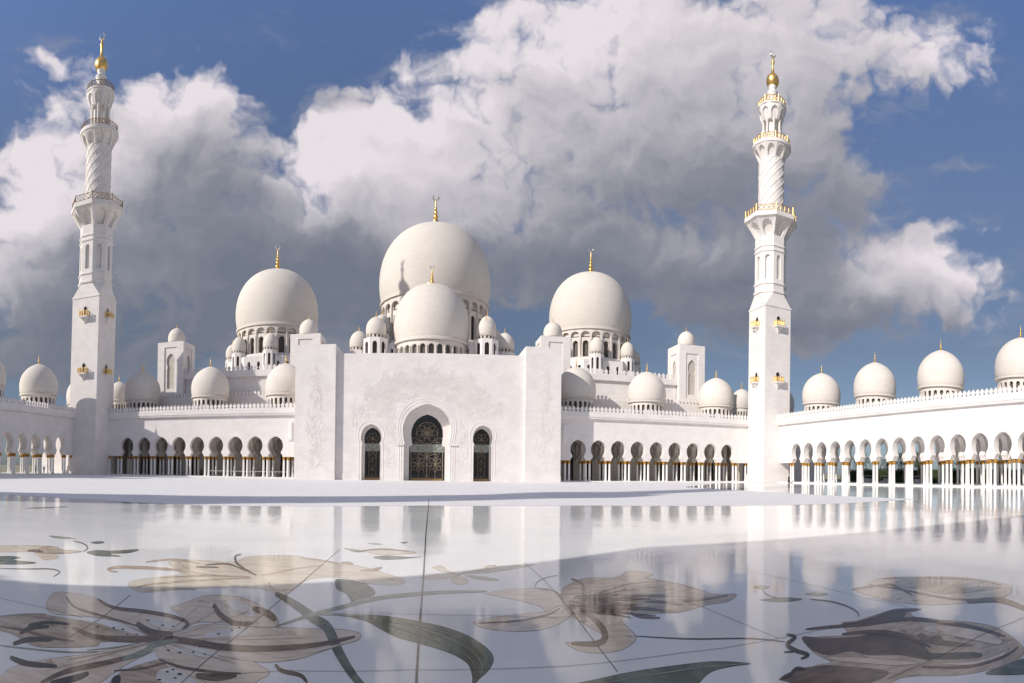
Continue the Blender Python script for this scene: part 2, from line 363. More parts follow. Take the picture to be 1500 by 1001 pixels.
def ring_arches(mb, cx, cy, rad, n, half_f, z0, z1, th, a0=0., sill=None, flare=None):
    """ring of n arched bays; flare(z) gives the radius where it leans out"""
    bw = 2 * pi / n * rad
    for i in range(n):
        ac = a0 + 2 * pi * (i + .5) / n
        def mp(u, d, z, ac=ac):
            r = (flare(z) if flare else rad) - d; a = ac + u / rad
            return (cx + r * cos(a), cy + r * sin(a), z)
        mb.prism(bay_poly(half_f, bw, z0, z1), mp, 0, th)
        if sill is not None: mb.prism([(-bw / 2, sill), (bw / 2, sill), (bw / 2, z0), (-bw / 2, z0)], mp, 0, th)
def poly_arches(mb, cx, cy, apo, n, half_f, z0, z1, th, a0=0., flare=None, sill=None, per=1):
    """n-sided prism wall, apothem apo, an arch (or several) in each face"""
    for i in range(n):
        ac = a0 + 2 * pi * i / n
        for j in range(per):
            fw = 2 * apo * tan(pi / n); bw = fw / per
            def mp(u, d, z, ac=ac, j=j):
                ap = flare(z) if flare else apo
                uu = (u + (j + .5) * bw - fw / 2) * ap / apo; r = ap - d
                uu *= r / ap
                return (cx + r * cos(ac) - uu * sin(ac), cy + r * sin(ac) + uu * cos(ac), z)
            mb.prism(bay_poly(half_f, bw, z0, z1), mp, 0, th)
            if sill is not None: mb.prism([(-bw / 2, sill), (bw / 2, sill), (bw / 2, z0), (-bw / 2, z0)], mp, 0, th)
def poly_prof(mb, cx, cy, prof, n=8, a0=0.):      # stepped polygonal solid, profile given by apothem
    k = 1 / cos(pi / n); mb.lathe(cx, cy, [(r * k, z) for r, z in prof], n, a0 + pi / n)

# crenellation: pointed merlons in a row
MER = [(.30, 0), (.30, .20), (.20, .34), (.34, .52), (.37, .66), (.27, .88), (.12, 1.06), (0, 1.22)]
def merlons(mb, p0, p1, z, sp=.88, sc=1.0, th=.28):
    L = hypot(p1[0] - p0[0], p1[1] - p0[1]); n = max(1, int(L / sp)); ang = atan2(p1[1] - p0[1], p1[0] - p0[0]); mp = line_map(p0, ang)
    b = L / n
    for i in range(n):
        c = (i + .5) * b; L_ = [(c - x * sc, z + y * sc) for x, y in MER]; R_ = [(c + x * sc, z + y * sc) for x, y in MER[:-1]]
        mb.prism(R_ + [L_[-1]] + L_[:-1][::-1], mp, 0, th)
    mb.prism([(0, z - .02), (L, z - .02), (L, z + .14 * sc), (0, z + .14 * sc)], mp, -.02, th + .02)

# dome outlines (r / R, h / R)
PROF = [(.93, 0), (.96, .06), (.985, .18), (1.0, .38), (.995, .55), (.975, .70), (.935, .86), (.875, 1.0), (.80, 1.13), (.71, 1.25), (.60, 1.36), (.48, 1.455), (.35, 1.53), (.22, 1.59), (.10, 1.635), (.02, 1.65)]
PROFL = [(.95, 0), (.975, .10), (.995, .26), (1.0, .42), (.99, .58), (.96, .76), (.91, .92), (.845, 1.06), (.76, 1.19), (.66, 1.30), (.54, 1.395), (.41, 1.465), (.28, 1.51), (.14, 1.54), (.02, 1.55)]
def dome_prof(R, z0, z1, P=PROF):
    k = (z1 - z0) / (P[-1][1] * R)
    pts = spline(P, False, 3)
    return [(r * R, z0 + h * R * k) for r, h in pts]
def finial(parent, cx, cy, z0, h, ring=0., crescent=True, mt=None, rk=1.0):
    r = h * .085 * rk; p = [(ring or r * 1.8, z0 - h * .03), (ring or r * 1.8, z0 + h * .005), (r * 1.1, z0 + h * .06), (r * .6, z0 + h * .09)]
    z = z0 + h * .10
    for q, k in ((1.05, .15), (.85, .13), (.66, .11), (.48, .09)):
        hh = h * k
        p += [(r * q * .55, z), (r * q, z + hh * .3), (r * q, z + hh * .6), (r * q * .5, z + hh * .95)]; z += hh
    p += [(r * .28, z + h * .03), (r * .12, z0 + h * .80)]
    mb = MB(); mb.lathe(cx, cy, p, 12)
    f = mb.build('finial', mt or GOLD, parent)
    if crescent:
        c = MB(); rr = h * .085; zc = z0 + h * .80 + rr
        pts = [(cx + rr * sin(a), cy, zc - rr * cos(a)) for a in (radians(-150 + 300 * i / 18) for i in range(19))]
        c.tube(pts, [h * .008 + h * .022 * sin(pi * i / 18) for i in range(19)], 6); c.build('crescent', SILVER, f)
    return f

# dome with a colonnaded drum; returns the part
def small_dome(parent, cx, cy, R, zb, z1, za, nslots=22, fin=2.6, name='dome', core=None):
    mb = MB(); mb.lathe(cx, cy, [(R * .90, z1 - .05), (R * 1.0, z1), (R * 1.0, z1 + .22), (R * .95, z1 + .3)] + dome_prof(R, z1 + .3, za), 48)
    d = mb.build(name, DOME, parent)
    dr = MB(); h = z1 - zb
    hw = pi * R * .90 / nslots * .56
    ring_arches(dr, cx, cy, R * .90, nslots, pointed(hw, zb + h * .12, z1 - h * .16), zb + h * .12, z1 - .03, .28, sill=zb - .3)
    dr.build('drum', DOME, d)
    c = MB(); c.lathe(cx, cy, [(R * .80, zb), (R * .80, z1 - .06)], 24); c.build('drum_glass', core or DARK, d)
    finial(d, cx, cy, za - .05, fin, crescent=False, rk=.9)
    return d

# ------------------------------------------------------------------ ground and floor
g = MB(); g.add([(-3000, -3000, -.30), (3000, -3000, -.30), (3000, 3000, -.30), (-3000, 3000, -.30)], [(0, 1, 2, 3)]); struct('ground', g, GROUND)
f = MB(); f.box(-96, 94, -14, 132, -.28, 0); struct('courtyard_floor', f, FLOOR)
MATTE = mat('honed_marble', (.76, .76, .765), .62, spec=.3, fn=stone((.72, .715, .715), (.78, .775, .775), .0, .06, .3))
f = MB(); pl = [gnd(*p) for p in [(-60, 742), (300, 741), (620, 741), (860, 741), (1140, 740.5), (1230, 738), (1345, 731.5), (1230, 727), (1140, 722), (1090, 719), (1000, 714)]]
pl = pl[1:] ; f.sheet([(-79.5, pl[0][1] + 2)] + pl + [(66, 116.6), (-79.5, 116.6)], .004); struct('honed_paving', f, MATTE)

# ------------------------------------------------------------------ columns shared by every arcade
ZC = 4.56; ZB = .22
cs = MB(); cs.lathe(0, 0, [(.33, 0), (.33, .16), (.25, .22), (.28, .32), (.235, .44), (.23, 2.2), (.21, 3.72)], 14)
COL_ME = cs.mesh('column', COLM)
cc = MB(); cc.lathe(0, 0, [(.15, 3.50 + ZB - .02 - ZB), (.20, 3.54), (.155, 3.60), (.20, 3.68), (.26, 3.84), (.31, 4.02), (.28, 4.10), (.33, 4.18), (.33, ZC - ZB)], 10)
for k in range(8):
    a = 2 * pi * k / 8
    cc.tube([(.18 * cos(a), .18 * sin(a), 3.62), (.27 * cos(a), .27 * sin(a), 3.80), (.35 * cos(a), .35 * sin(a), 4.0), (.39 * cos(a), .39 * sin(a), 3.93)], [.03, .055, .05, .015], 5)
CAP_ME = cc.mesh('capital', GOLDC)
def columns(root, spots):
    ox, oy, oz = root.location
    for (x, y) in spots:
        c = link('column', COL_ME, root, (x - ox, y - oy, ZB - oz)); link('capital', CAP_ME, c)
def column_mass(root, spots, name='rear_columns'):
    mb = MB(); ca = MB()
    for (x, y) in spots:
        mb.add([(v.co.x + x, v.co.y + y, v.co.z + ZB) for v in COL_ME.vertices], [tuple(p.vertices) for p in COL_ME.polygons])
        ca.add([(v.co.x + x, v.co.y + y, v.co.z + ZB) for v in CAP_ME.vertices], [tuple(p.vertices) for p in CAP_ME.polygons])
    o = mb.build(name, COLM, root); tag(o, kind='stuff'); c = ca.build('rear_capitals', GOLDC, o)

BAY = 4.5; KEY = keyhole(1.72, ZC, 8.95)
def arcade(root, fix, starts, n, axis, side, outer_open, first_len, end_len, shaft_rows, name_lab=None):
    """axis 'x': wall runs along x at y=fix, depth towards +y.  axis 'y': runs along y at x=fix, depth towards side*x."""
    a0 = starts; L = n * BAY
    if axis == 'x': P = lambda u, d: (a0 + u, fix + d)
    else: P = lambda u, d: (fix + side * d, a0 + u)
    def mp(u, d, z): q = P(u, d); return (q[0], q[1], z)
    TH = 1.12
    w = MB()
    for i in range(n):
        w.prism([(u + (i + .5) * BAY, z) for u, z in bay_poly(KEY, BAY, ZC, 13.3)], mp, 0, TH)
    w.prism([(-first_len, ZC), (0, ZC), (0, 13.3), (-first_len, 13.3)], mp, 0, TH)
    w.prism([(L, ZC), (L + end_len, ZC), (L + end_len, 13.3), (L, 13.3)], mp, 0, TH)
    w.build('front_wall', WALL, root)
    cor = MB()
    prof = [(0, 13.3), (-.55, 13.42), (-.62, 13.75), (-.70, 13.80), (-.70, 14.80), (TH, 14.80), (TH, 13.3)]
    n0 = len(prof); u0, u1 = -first_len, L + end_len
    cor.add([mp(u0, d, z) for d, z in prof] + [mp(u1, d, z) for d, z in prof],
            [tuple(range(n0)), tuple(n0 + k for k in range(n0))[::-1]] + [(k, (k + 1) % n0, n0 + (k + 1) % n0, n0 + k) for k in range(n0)])
    cor.build('cornice', WALL, root)
    me = MB(); A, B = mp(u0, -.58, 0), mp(u1, -.58, 0)
    merlons(me, A, B, 14.80) if axis == 'x' or side < 0 else merlons(me, B, A, 14.80)
    me.build('merlon_row', WALL, root)
    r = MB(); r.prism([(u0, 9.9), (u1, 9.9), (u1, 14.1), (u0, 14.1)], mp, TH + .003, 13.6)
    r.build('roof', WALL, root)
    s = MB(); s.prism([(u0, -.05), (u1, -.05), (u1, ZB), (u0, ZB)], mp, -.35, 13.6); s.build('plinth', COLM, root)
    inner = MB()
    if axis == 'x':  # solid end walls added to keep sunlight out of the end bays
        for u in (-first_len + .6, L + end_len - .6): inner.prism([(u - .3, ZB), (u + .3, ZB), (u + .3, 9.88), (u - .3, 9.88)], mp, TH + 1.0, 9.0)
    for row in (4.5,):
        for i in range(n): inner.prism([(u + (i + .5) * BAY, z) for u, z in bay_poly(KEY, BAY, ZC, 9.89)], mp, row, row + TH)
    for i in range(n + 1):
        for (d0, d1) in ((TH, 4.5), (4.5 + TH, 9.0)):
            bw = d1 - d0; kk = keyhole(1.42, ZC, 8.7)
            def tp(u, d, z, i=i, d0=d0, bw=bw): return mp(i * BAY + d - TH / 2, d0 + bw / 2 + u, z)
            if 0 < i < n: inner.prism(bay_poly(kk, bw - .006, ZC, 9.88), tp, 0.02, TH - .02)
    for i in range(n):
        if outer_open: inner.prism([(u + (i + .5) * BAY, z) for u, z in bay_poly(KEY, BAY, ZC, 9.89)], mp, 9.0, 9.0 + TH)
    if not outer_open:
        # rear wall with tall door niches
        for i in range(n): inner.prism([(u + (i + .5) * BAY, z) for u, z in bay_poly(pointed(1.25, ZB, 7.4), BAY, ZB, 9.89)], mp, 9.0, 9.5)
        dk = MB(); dk.prism([(0, ZB), (L, ZB), (L, 9.5), (0, 9.5)], mp, 9.6, 9.7); dk.build('dark_doors', GLASS, root)
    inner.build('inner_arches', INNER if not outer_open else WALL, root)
    def pier(i, d, k=(-.43, .43)):
        return [P(i * BAY + a, d + b)[:2] for a in k for b in (.56,)]
    front = [q for i in range(n + 1) for q in pier(i, 0)]
    if end_len > 2.0: front += [P(L + end_len - .5, .56)]
    if first_len > 2.0: front += [P(-first_len + .5, .56)]
    second = [q for i in range(n + 1) for q in pier(i, 4.5)]
    allc = front + second
    columns(root, allc[:100])
    rest = allc[100:]
    if outer_open: rest = rest + [q for i in range(n + 1) for q in pier(i, 9.0)]
    if rest: column_mass(root, rest)

# back arcades, left and right of the entrance portal
AL = empty('arcade', (-50, 117, 0), 'white arcade left of the entrance block, dark keyhole arches, partly in the left minaret\'s shadow', 'arcade')
arcade(AL, 117, -68.45 - 2.25, 9, 'x', 1, False, 3.4, 3.4, 2)
AR = empty('arcade', (50, 117, 0), 'white arcade between the entrance block and the right minaret, dark keyhole arches', 'arcade')
arcade(AR, 117, 31.05 - 2.25, 9, 'x', 1, False, 2.9, 3.6, 2)
# side arcades running towards the camera
NR, NL = 19, 16
SR = empty('arcade', (76.9, 65, 0), 'long sunlit arcade along the right edge, palms showing through its arches', 'arcade')
arcade(SR, 76.9, 105.45 - NR * BAY, NR, 'y', 1, True, 3, 5.5, 2)
SL = empty('arcade', (-80.1, 75, 0), 'shaded arcade at the far left edge with sunlight striking through its arches', 'arcade')
arcade(SL, -80.1, 108.4 - NL * BAY, NL, 'y', -1, True, 40, 3.5, 2)

# wall slits beside the portal
for x0, x1, r_ in ((-30.1, -28.2, AL), (27.2, 28.9, AR)):
    q = MB(); xm = (x0 + x1) / 2; q.box(xm - .42, xm + .42, 116.78, 117.0, 8.0, 12.0); q.box(xm - .30, xm + .30, 116.70, 116.775, 8.2, 11.8); q.build('wall_panel', COLM, r_)

# domes on the arcade roofs
for (r_, spots) in ((AL, ((-68.6, 124.5), (-50.5, 124.5), (-32.3, 124.5))), (AR, ((32.4, 124.5), (49.5, 124.5), (68.0, 124.5)))):
    for (x, y) in spots: small_dome(r_, x, y, 4.5, 14.1, 18.3, 25.8)
for (r_, x, ys) in ((SR, 84.5, (103.6, 85.8, 68.0, 50.4, 32.8)), (SL, -84.5, (103.3, 85.5, 67.7))):
    for y in ys: small_dome(r_, x, y, 4.5, 14.1, 18.2, 25.7)
# roofs and domes of the far corners, peeking out beside the minarets
for sx, lab in ((-1, 'left'), (1, 'right')):
    cr_ = empty('corner_pavilion', (sx * 86.5, 126, 0), 'white roofed corner pavilion with small domes behind the %s minaret' % lab, 'pavilion')
    b = MB(); b.box(sx * 86.5 - 8, sx * 86.5 + 8, 117.2 if sx < 0 else 117.2, 146, 0, 14.1); b.build('wall', WALL, cr_)
    me = MB(); merlons(me, (sx * 86.5 - 8, 117.4), (sx * 86.5 + 8, 117.4), 14.1); me.build('merlon_row', WALL, cr_)
    small_dome(cr_, sx * 86.5, 124.5, 4.5, 14.1, 18.2, 25.7)
    small_dome(cr_, sx * 84.8, 140, 3.2, 14.1, 20.6, 26.3)

# ------------------------------------------------------------------ entrance portal
PX = -.60
PO = empty('entrance_portal', (PX, 113, 0), 'blocky white marble entrance block with carved vines and three glazed keyhole doors', 'entrance')
YF, YR = 112.2, 113.1
half_o = hshoe(4.85, 0, 7.25, 15.3, .91); half_i = hshoe(3.25, 0, 7.3, 13.5, .92, 1.12)
sd_o = hshoe(2.08, 0, 7.3, 11.2, .82, .92); sd_i = hshoe(1.72, 0, 7.1, 10.7, .84, .92)
X_L, X_R = -18.85, 18.8
mp = lambda u, d, z: (u, YR + d, z)
w = MB()
segs = [(PX - 11.1, sd_o, 3.4), (PX, half_o, 6.6), (PX + 11.1, sd_o, 3.4)]
xcur = X_L
for (xc, hf, hb) in segs:
    if xc - hb > xcur: w.prism([(xcur, 0), (xc - hb, 0), (xc - hb, 25.3), (xcur, 25.3)], mp, 0, 3.0)
    w.prism([(u + xc, z) for u, z in bay_poly(hf, 2 * hb, 0, 25.3)], mp, 0, 3.0); xcur = xc + hb
w.prism([(xcur, 0), (X_R, 0), (X_R, 25.3), (xcur, 25.3)], mp, 0, 3.0)
w.box(X_L, X_R, YR + 4.4, YR + 5.0, 15.5, 25.3); w.box(X_L, X_R, YR + 3.0, 131, 24.6, 25.28)
w.build('wall', WALL, PO)
w2 = MB(); xcur = X_L       # second, inner order of the openings
for (xc, hf, hb) in [(PX - 11.1, sd_i, 3.4), (PX, half_i, 6.6), (PX + 11.1, sd_i, 3.4)]:
    if xc - hb > xcur: w2.prism([(xcur, 0), (xc - hb, 0), (xc - hb, 17), (xcur, 17)], mp, 3.003, 3.9)
    w2.prism([(u + xc, z) for u, z in bay_poly(hf, 2 * hb, 0, 17)], mp, 3.003, 3.9); xcur = xc + hb
w2.prism([(xcur, 0), (X_R, 0), (X_R, 17), (xcur, 17)], mp, 3.003, 3.9)
w2.build('inner_frame', WALL, PO)
# stepped mouldings round the openings
mo = MB()
def moulding(mb, xc, hf, k, y, r):
    pts = spline(hf, False, 4)
    loop = [(xc - x - k * .9, y, z + k * (z / hf[-1][1])) for x, z in pts] + [(xc + x + k * .9, y, z + k * (z / hf[-1][1])) for x, z in reversed(pts)][1:]
    mb.tube(loop, r, 6)
for xc, hf in ((PX, half_o), (PX - 11.1, sd_o), (PX + 11.1, sd_o)):
    moulding(mo, xc, hf, .0, YR, .05); moulding(mo, xc, hf, .55, YR, .07)
moulding(mo, PX, half_o, 1.0, YR, .07)
for s_ in (-1, 1): mo.box(PX + s_ * 5.3 - .75, PX + s_ * 5.3 + .75, YR - .25, YR + .05, 7.0, 7.2)
mo.build('moulding', WALL, PO)
for s_ in (-1, 1):
    x0, x1 = (-27.1, X_L) if s_ < 0 else (X_R, 26.1); p = MB(); p.box(min(x0, x1), max(x0, x1), YF, 131, 0, 27.05)
    p.box(min(x0, x1) - .06, max(x0, x1) + .06, YF - .06, 130.9, 0, 1.15)
    p.build('side_pillar', WALL, PO)
for a_, b_ in ((X_L + .07, PX - 13.4), (PX + 13.4, X_R - .07)): b = MB(); b.box(a_, b_, YR - .06, YR, 0, 1.15); b.build('skirting', WALL, PO)
# glazed doors
def ring_pts(xc, y, zc, r, n=24): return [(xc + r * cos(2 * pi * k / n), y, zc + r * sin(2 * pi * k / n)) for k in range(n)]
def petals(mb, xc, y, zc, r, n, rad, a0=0.):
    for k in range(n):
        a = a0 + 2 * pi * k / n; w_ = pi / n * 1.1
        for sgn in (-1, 1):
            mb.tube([(xc + r * t * cos(a + sgn * w_ * sin(pi * t)), y, zc + r * t * sin(a + sgn * w_ * sin(pi * t))) for t in (.05, .25, .5, .75, 1.0)], rad, 4)
def glazed(name, xc, hw, zt, zn, hf, big):
    y = YR + 3.5
    loop = [(xc - x, z) for x, z in hf] + [(xc + x, z) for x, z in reversed(hf)][1:]
    gm = MB(); gm.prism(loop, lambda u, d, z: (u, y + d, z), .10, .16); dr = gm.build(name, GLASS, PO)
    pb = MB(); pb.prism([(xc - hw, zn - 1.1), (xc + hw, zn - 1.1), (xc + hw, zn + .5), (xc - hw, zn + .5)], lambda u, d, z: (u, y + d, z), .03, .09); pb.build('transom', GLASSP, dr)
    la = MB(); yy = y - .02
    if big:
        la.tube(ring_pts(xc, yy, 9.7, 1.15), .04, 4, True); la.tube(ring_pts(xc, yy, 9.7, 2.2, 32), .045, 4, True)
        petals(la, xc, yy, 9.7, 2.2, 8, .04); petals(la, xc, yy, 9.7, 1.15, 8, .03, pi / 8)
        for s_ in (-1, 1):
            petals(la, xc + s_ * 1.7, yy, 3.3, 1.65, 8, .04); petals(la, xc + s_ * 1.7, yy, 6.6, 1.5, 6, .035)
            la.tube([(xc + s_ * 1.7, yy, .2), (xc + s_ * 1.7, yy, 6.0)], .03, 4); la.tube(ring_pts(xc + s_ * 1.7, yy, 3.3, .8, 16), .03, 4, True)
            la.tube(ring_pts(xc + s_ * 2.6, yy, 8.0, .7, 16), .03, 4, True)
            la.tube([(xc + s_ * .1, yy, .2), (xc + s_ * .9, yy, 2.6), (xc + s_ * .1, yy, 5.0), (xc + s_ * .9, yy, 7.2)], .03, 4)
        petals(la, xc, yy, 4.9, 2.3, 10, .04)
        la.tube([(xc, yy, 0), (xc, yy, 7.3)], .09, 4)
        for s_ in (-1, 1): la.tube([(xc + s_ * hw * .92, yy, 0), (xc + s_ * hw * .92, yy, 6.6)], .07, 4)
    else:
        petals(la, xc, yy, 8.5, 1.3, 6, .035); petals(la, xc, yy, 6.2, 1.4, 6, .035)
        for s_ in (-1, 1):
            for q in range(3):
                z0 = .6 + q * 1.7
                la.tube([(xc, yy, z0), (xc + s_ * .75, yy, z0 + .85), (xc + s_ * .55, yy, z0 + 1.3), (xc, yy, z0 + 1.75)], .033, 4)
            la.tube([(xc + s_ * .75, yy, .1), (xc + s_ * .75, yy, 5.6)], .03, 4)
        la.tube([(xc, yy, .1), (xc, yy, 9.8)], .03, 4)
    la.build('lattice', LATT, dr)
    kick = MB(); kick.box(xc - hw * .93, xc + hw * .93, y - .06, y + .02, 0, .45); kick.build('kick_plate', BRONZE, dr)
    return dr
glazed('central_door', PX, 3.5, 12.9, 6.9, half_i, True)
for s_ in (-1, 1): glazed('side_door', PX + s_ * 11.1, 1.55, 10.3, 7.0, sd_i, False)
# carved climbing plants, a raised relief
rel = MB()
def vine(mb, x, z, ang, L, y, r0=.035, depth=0, ok=None):
    p = [(x, z)]; a = ang; st = .34; curl = random.uniform(-.10, .10)
    for i in range(int(L / st)):
        a += curl + random.uniform(-.16, .16)
        if random.random() < .12: curl = random.uniform(-.2, .2)
        nx, nz = p[-1][0] + st * cos(a), p[-1][1] + st * sin(a)
        if ok and not ok(nx, nz): break
        p.append((nx, nz))
        if random.random() < .55:          # leaf
            la_ = a + random.choice((-1, 1)) * random.uniform(.6, 1.3); ll = random.uniform(.16, .36); wd = ll * .38
            tx, tz = nx + ll * cos(la_), nz + ll * sin(la_); mx, mz = (nx + tx) / 2, (nz + tz) / 2; px_, pz_ = -sin(la_) * wd, cos(la_) * wd
            mb.add([(nx, y - .005, nz), (mx + px_, y - .005, mz + pz_), (tx, y - .02, tz), (mx - px_, y - .005, mz - pz_), (mx, y - .065, mz)], [(0, 1, 4), (1, 2, 4), (2, 3, 4), (3, 0, 4)])
        if depth < 2 and random.random() < .10: vine(mb, nx, nz, a + random.choice((-1, 1)) * .9, L * .5, y, r0 * .8, depth + 1, ok)
    if len(p) > 2: mb.tube([(q[0], y, q[1]) for q in p], r0, 4)
def free(x, z):
    dx = abs(x - PX)
    if dx < 6.3 and z < 16.4 - dx * .2: return False
    if abs(dx - 11.1) < 2.9 and z < 12.3: return False
    return dx < 15.2 and 1.4 < z < 22.6 + 1.0 * sin(x * 1.9) + .8 * sin(x * .7 + 2) - max(0, dx - 6) * .7 + random.uniform(-1.5, .6) and (z > 3 + (dx - 13) * 4 if dx > 13 else True)
for k in range(520):
    for _ in range(40):
        x = PX + random.uniform(-15.2, 15.2); z = random.uniform(2, 22)
        if free(x, z) and (z > 8 or random.random() < .4): break
    vine(rel, x, z, random.uniform(.2, 2.9), random.uniform(3, 7), YR, ok=free)
for s_ in (-1, 1):
    xc = s_ * 22.85
    ok = lambda x, z, xc=xc: abs(x - xc) < 2.1 - max(0, z - 13) * .16 + .25 * sin(z * 1.3) and 1.5 < z < 23.8
    for k in range(70): vine(rel, xc + random.uniform(-1.2, 1.2), 1.8 + k * .30, random.uniform(.9, 2.2), random.uniform(2, 5), YF, ok=ok)
rel.build('carved_relief', WALL, PO, recalc=False)

# ------------------------------------------------------------------ prayer hall with its domes
HA = empty('prayer_hall', (0, 150, 0), 'stepped white prayer hall rising behind the entrance, three great marble domes', 'mosque hall')
b = MB(); b.box(-60.0, 60.2, 131.5, 196, 0, 25.6); b.box(-60.5, 60.7, 130.9, 196.4, 24.2, 25.6 + .003)
b.box(-75, 75, 129.4, 131.497, 0, 19.3)
b.build('wall', WALL, HA)
me = MB(); merlons(me, (-60.4, 131.0), (60.6, 131.0), 25.6, 1.15, 1.15); merlons(me, (-75, 129.5), (75, 129.5), 19.3, .95, 1.0); me.build('merlon_row', WALL, HA)
# square towers with niches and a little dome on top
def tower(x0, x1, y0, ztop, dx=0.):
    w_ = x1 - x0; y1 = y0 + w_; cx, cy = (x0 + x1) / 2, (y0 + y1) / 2
    t = MB(); t.box(x0 + .55, x1 - .55, y0 + .55, y1 - .55, 14, ztop - .01); tw = None
    o = MB(); nic = pointed(1.15, 21.9, 30.4, 1.3); zt = ztop
    hk = [(1.02, 21.9), (1.02, 26.9), (.86, 27.4), (1.05, 28.0), (1.18, 28.8), (1.08, 29.6), (.66, 30.4), (0, 30.9)]
    for p0, p1 in (((x0, y0), (x1, y0)), ((x1, y0), (x1, y1)), ((x1, y1), (x0, y1)), ((x0, y1), (x0, y0))):
        L = w_; ang = atan2(p1[1] - p0[1], p1[0] - p0[0]); m0 = line_map(p0, ang)
        fr = w_ * .26
        i0 = 0. if abs(p1[0] - p0[0]) > 1 else .503
        o.prism([(i0, 14), (L - i0, 14), (L - i0, 21.0), (i0, 21.0)], m0, 0, .5)
        for (a_, b_) in ((i0, fr), (L - fr, L - i0)): o.prism([(a_, 21.0), (b_, 21.0), (b_, 32.4), (a_, 32.4)], m0, 0, .5)
        o.prism([(i0, 32.4), (L - i0, 32.4), (L - i0, zt), (i0, zt)], m0, 0, .5)
        pan = [(u + L / 2, z) for u, z in bay_poly(hk, L - 2 * fr, 21.9, 32.4)]; o.prism(pan, m0, .22, .5)
        o.prism([(fr, 21.0), (L - fr, 21.0), (L - fr, 21.9), (fr, 21.9)], m0, .22, .5)
    o.box(x0 + .5, x1 - .5, y0 + .5, y1 - .5, ztop - .4, ztop - .003)
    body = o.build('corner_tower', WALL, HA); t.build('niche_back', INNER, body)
    d = MB(); d.lathe(cx + dx, cy, [(1.75, ztop - .1), (1.95, ztop), (1.95, ztop + .35), (1.8, ztop + .5)] + dome_prof(2.25, ztop + .5, ztop + 4.3), 32); d.build('tower_dome', DOME, body)
    finial(body, cx + dx, cy, ztop + 4.2, 1.5, crescent=False)
for (x0, x1, zt) in ((-67.3, -60.1, 33.75), (60.4, 67.6, 34.6), (-32.7, -25.5, 33.6), (25.3, 32.4, 33.7)): tower(x0, x1, 129.95, zt)

# great domes
def great_dome(cx, cy, R, zb, zd, za, nwin, fin, ring, kind, blind=True):
    rd = R * .955; h = zd - zb
    mb = MB(); mb.lathe(cx, cy, [(R * .93, zd - .25), (R * .985, zd - .15), (R * .985, zd + .35), (R * .955, zd + .5)] + dome_prof(R, zd + .5, za, PROFL), 96)
    d = mb.build(kind, DOME, HA)
    w_ = 2 * pi * rd * .97 / nwin
    dr = MB(); wt = zb + h * (.62 if blind else .74)
    ring_arches(dr, cx, cy, rd * .97, nwin, pointed(w_ * (.28 if blind else .33), zb + h * .10, wt), zb + h * .10, zb + h * (.72 if blind else .92), .7, sill=zb - 1.2)
    if blind: ring_arches(dr, cx, cy, rd, nwin, pointed(w_ * .43, zb + h * .60, zd - h * .10, .9), zb + h * .60, zd - .24, .55)
    dr.lathe(cx, cy, [(rd * .93, zb + h * .76), (rd * .93, zd - .26)], 64)
    for i in range(nwin):                    # slim shafts between the windows
        a = 2 * pi * i / nwin; dr.lathe(cx + rd * .985 * cos(a), cy + rd * .985 * sin(a), [(w_ * .08, zb + .05), (w_ * .08, zb + h * .60), (w_ * .12, zb + h * .63)], 8)
    dr.build('drum', DOME, d)
    gl = MB(); gl.lathe(cx, cy, [(rd * .90, zb), (rd * .90, zb + h * .70)], 48); gl.build('drum_windows', DARK, d)
    f_ = finial(d, cx, cy, za - .05, fin, ring=ring)
    return d
def turret(cx, cy, w_, z0, z1, R, za, fin=1.6, rot=0.):
    o = MB(); hw = w_ / 2; zs = z0 + (z1 - z0) * .25; zt = z0 + (z1 - z0) * .85
    poly_arches(o, cx, cy, hw, 8, pointed(hw * .20, zs, zt), zs, z1, .3, a0=rot, sill=z0 - 3)
    o.lathe(cx, cy, [(hw * .9, z1 - .3), (hw * .9, z1 - .003)], 8)
    body = o.build('turret', WALL, HA)
    gl = MB(); gl.lathe(cx, cy, [(hw * .72, z0 - 2), (hw * .72, z1 - .32)], 8, rot); gl.build('turret_windows', DARK, body)
    zd = z1 + R * .42
    dr = MB(); ring_arches(dr, cx, cy, R * .92, 14, pointed(R * .10, z1 + R * .12, zd - R * .04), z1 + R * .12, zd, .12, sill=z1 - .02); dr.build('turret_drum', DOME, body)
    c = MB(); c.lathe(cx, cy, [(R * .82, z1), (R * .82, zd - .02)], 16); c.build('drum_glass', DARK, body)
    d = MB(); d.lathe(cx, cy, [(R * .90, zd - .05), (R, zd), (R, zd + .12)] + dome_prof(R, zd + .12, za), 32); d.build('turret_dome', DOME, body)
    finial(body, cx, cy, za - .05, fin, crescent=False)
def oct_tier(cx, cy, apo, z0, z1, name='terrace_tier', per=4):
    o = MB(); fw = 2 * apo * tan(pi / 8) / per
    poly_arches(o, cx, cy, apo, 8, pointed(fw * .16, z0 + (z1 - z0) * .35, z0 + (z1 - z0) * .8), z0 + (z1 - z0) * .35, z1, .5, a0=pi / 8 * 0, sill=z0, per=per)
    o.lathe(cx, cy, [(apo * .99, z1 - .5), (apo * .99, z1 - .005)], 8, pi / 8)
    t = o.build(name, WALL, HA); gl = MB(); gl.lathe(cx, cy, [(apo * 1.0, z0), (apo * 1.0, z1 - .52)], 8, pi / 8); gl.build('tier_windows', DARK, t)
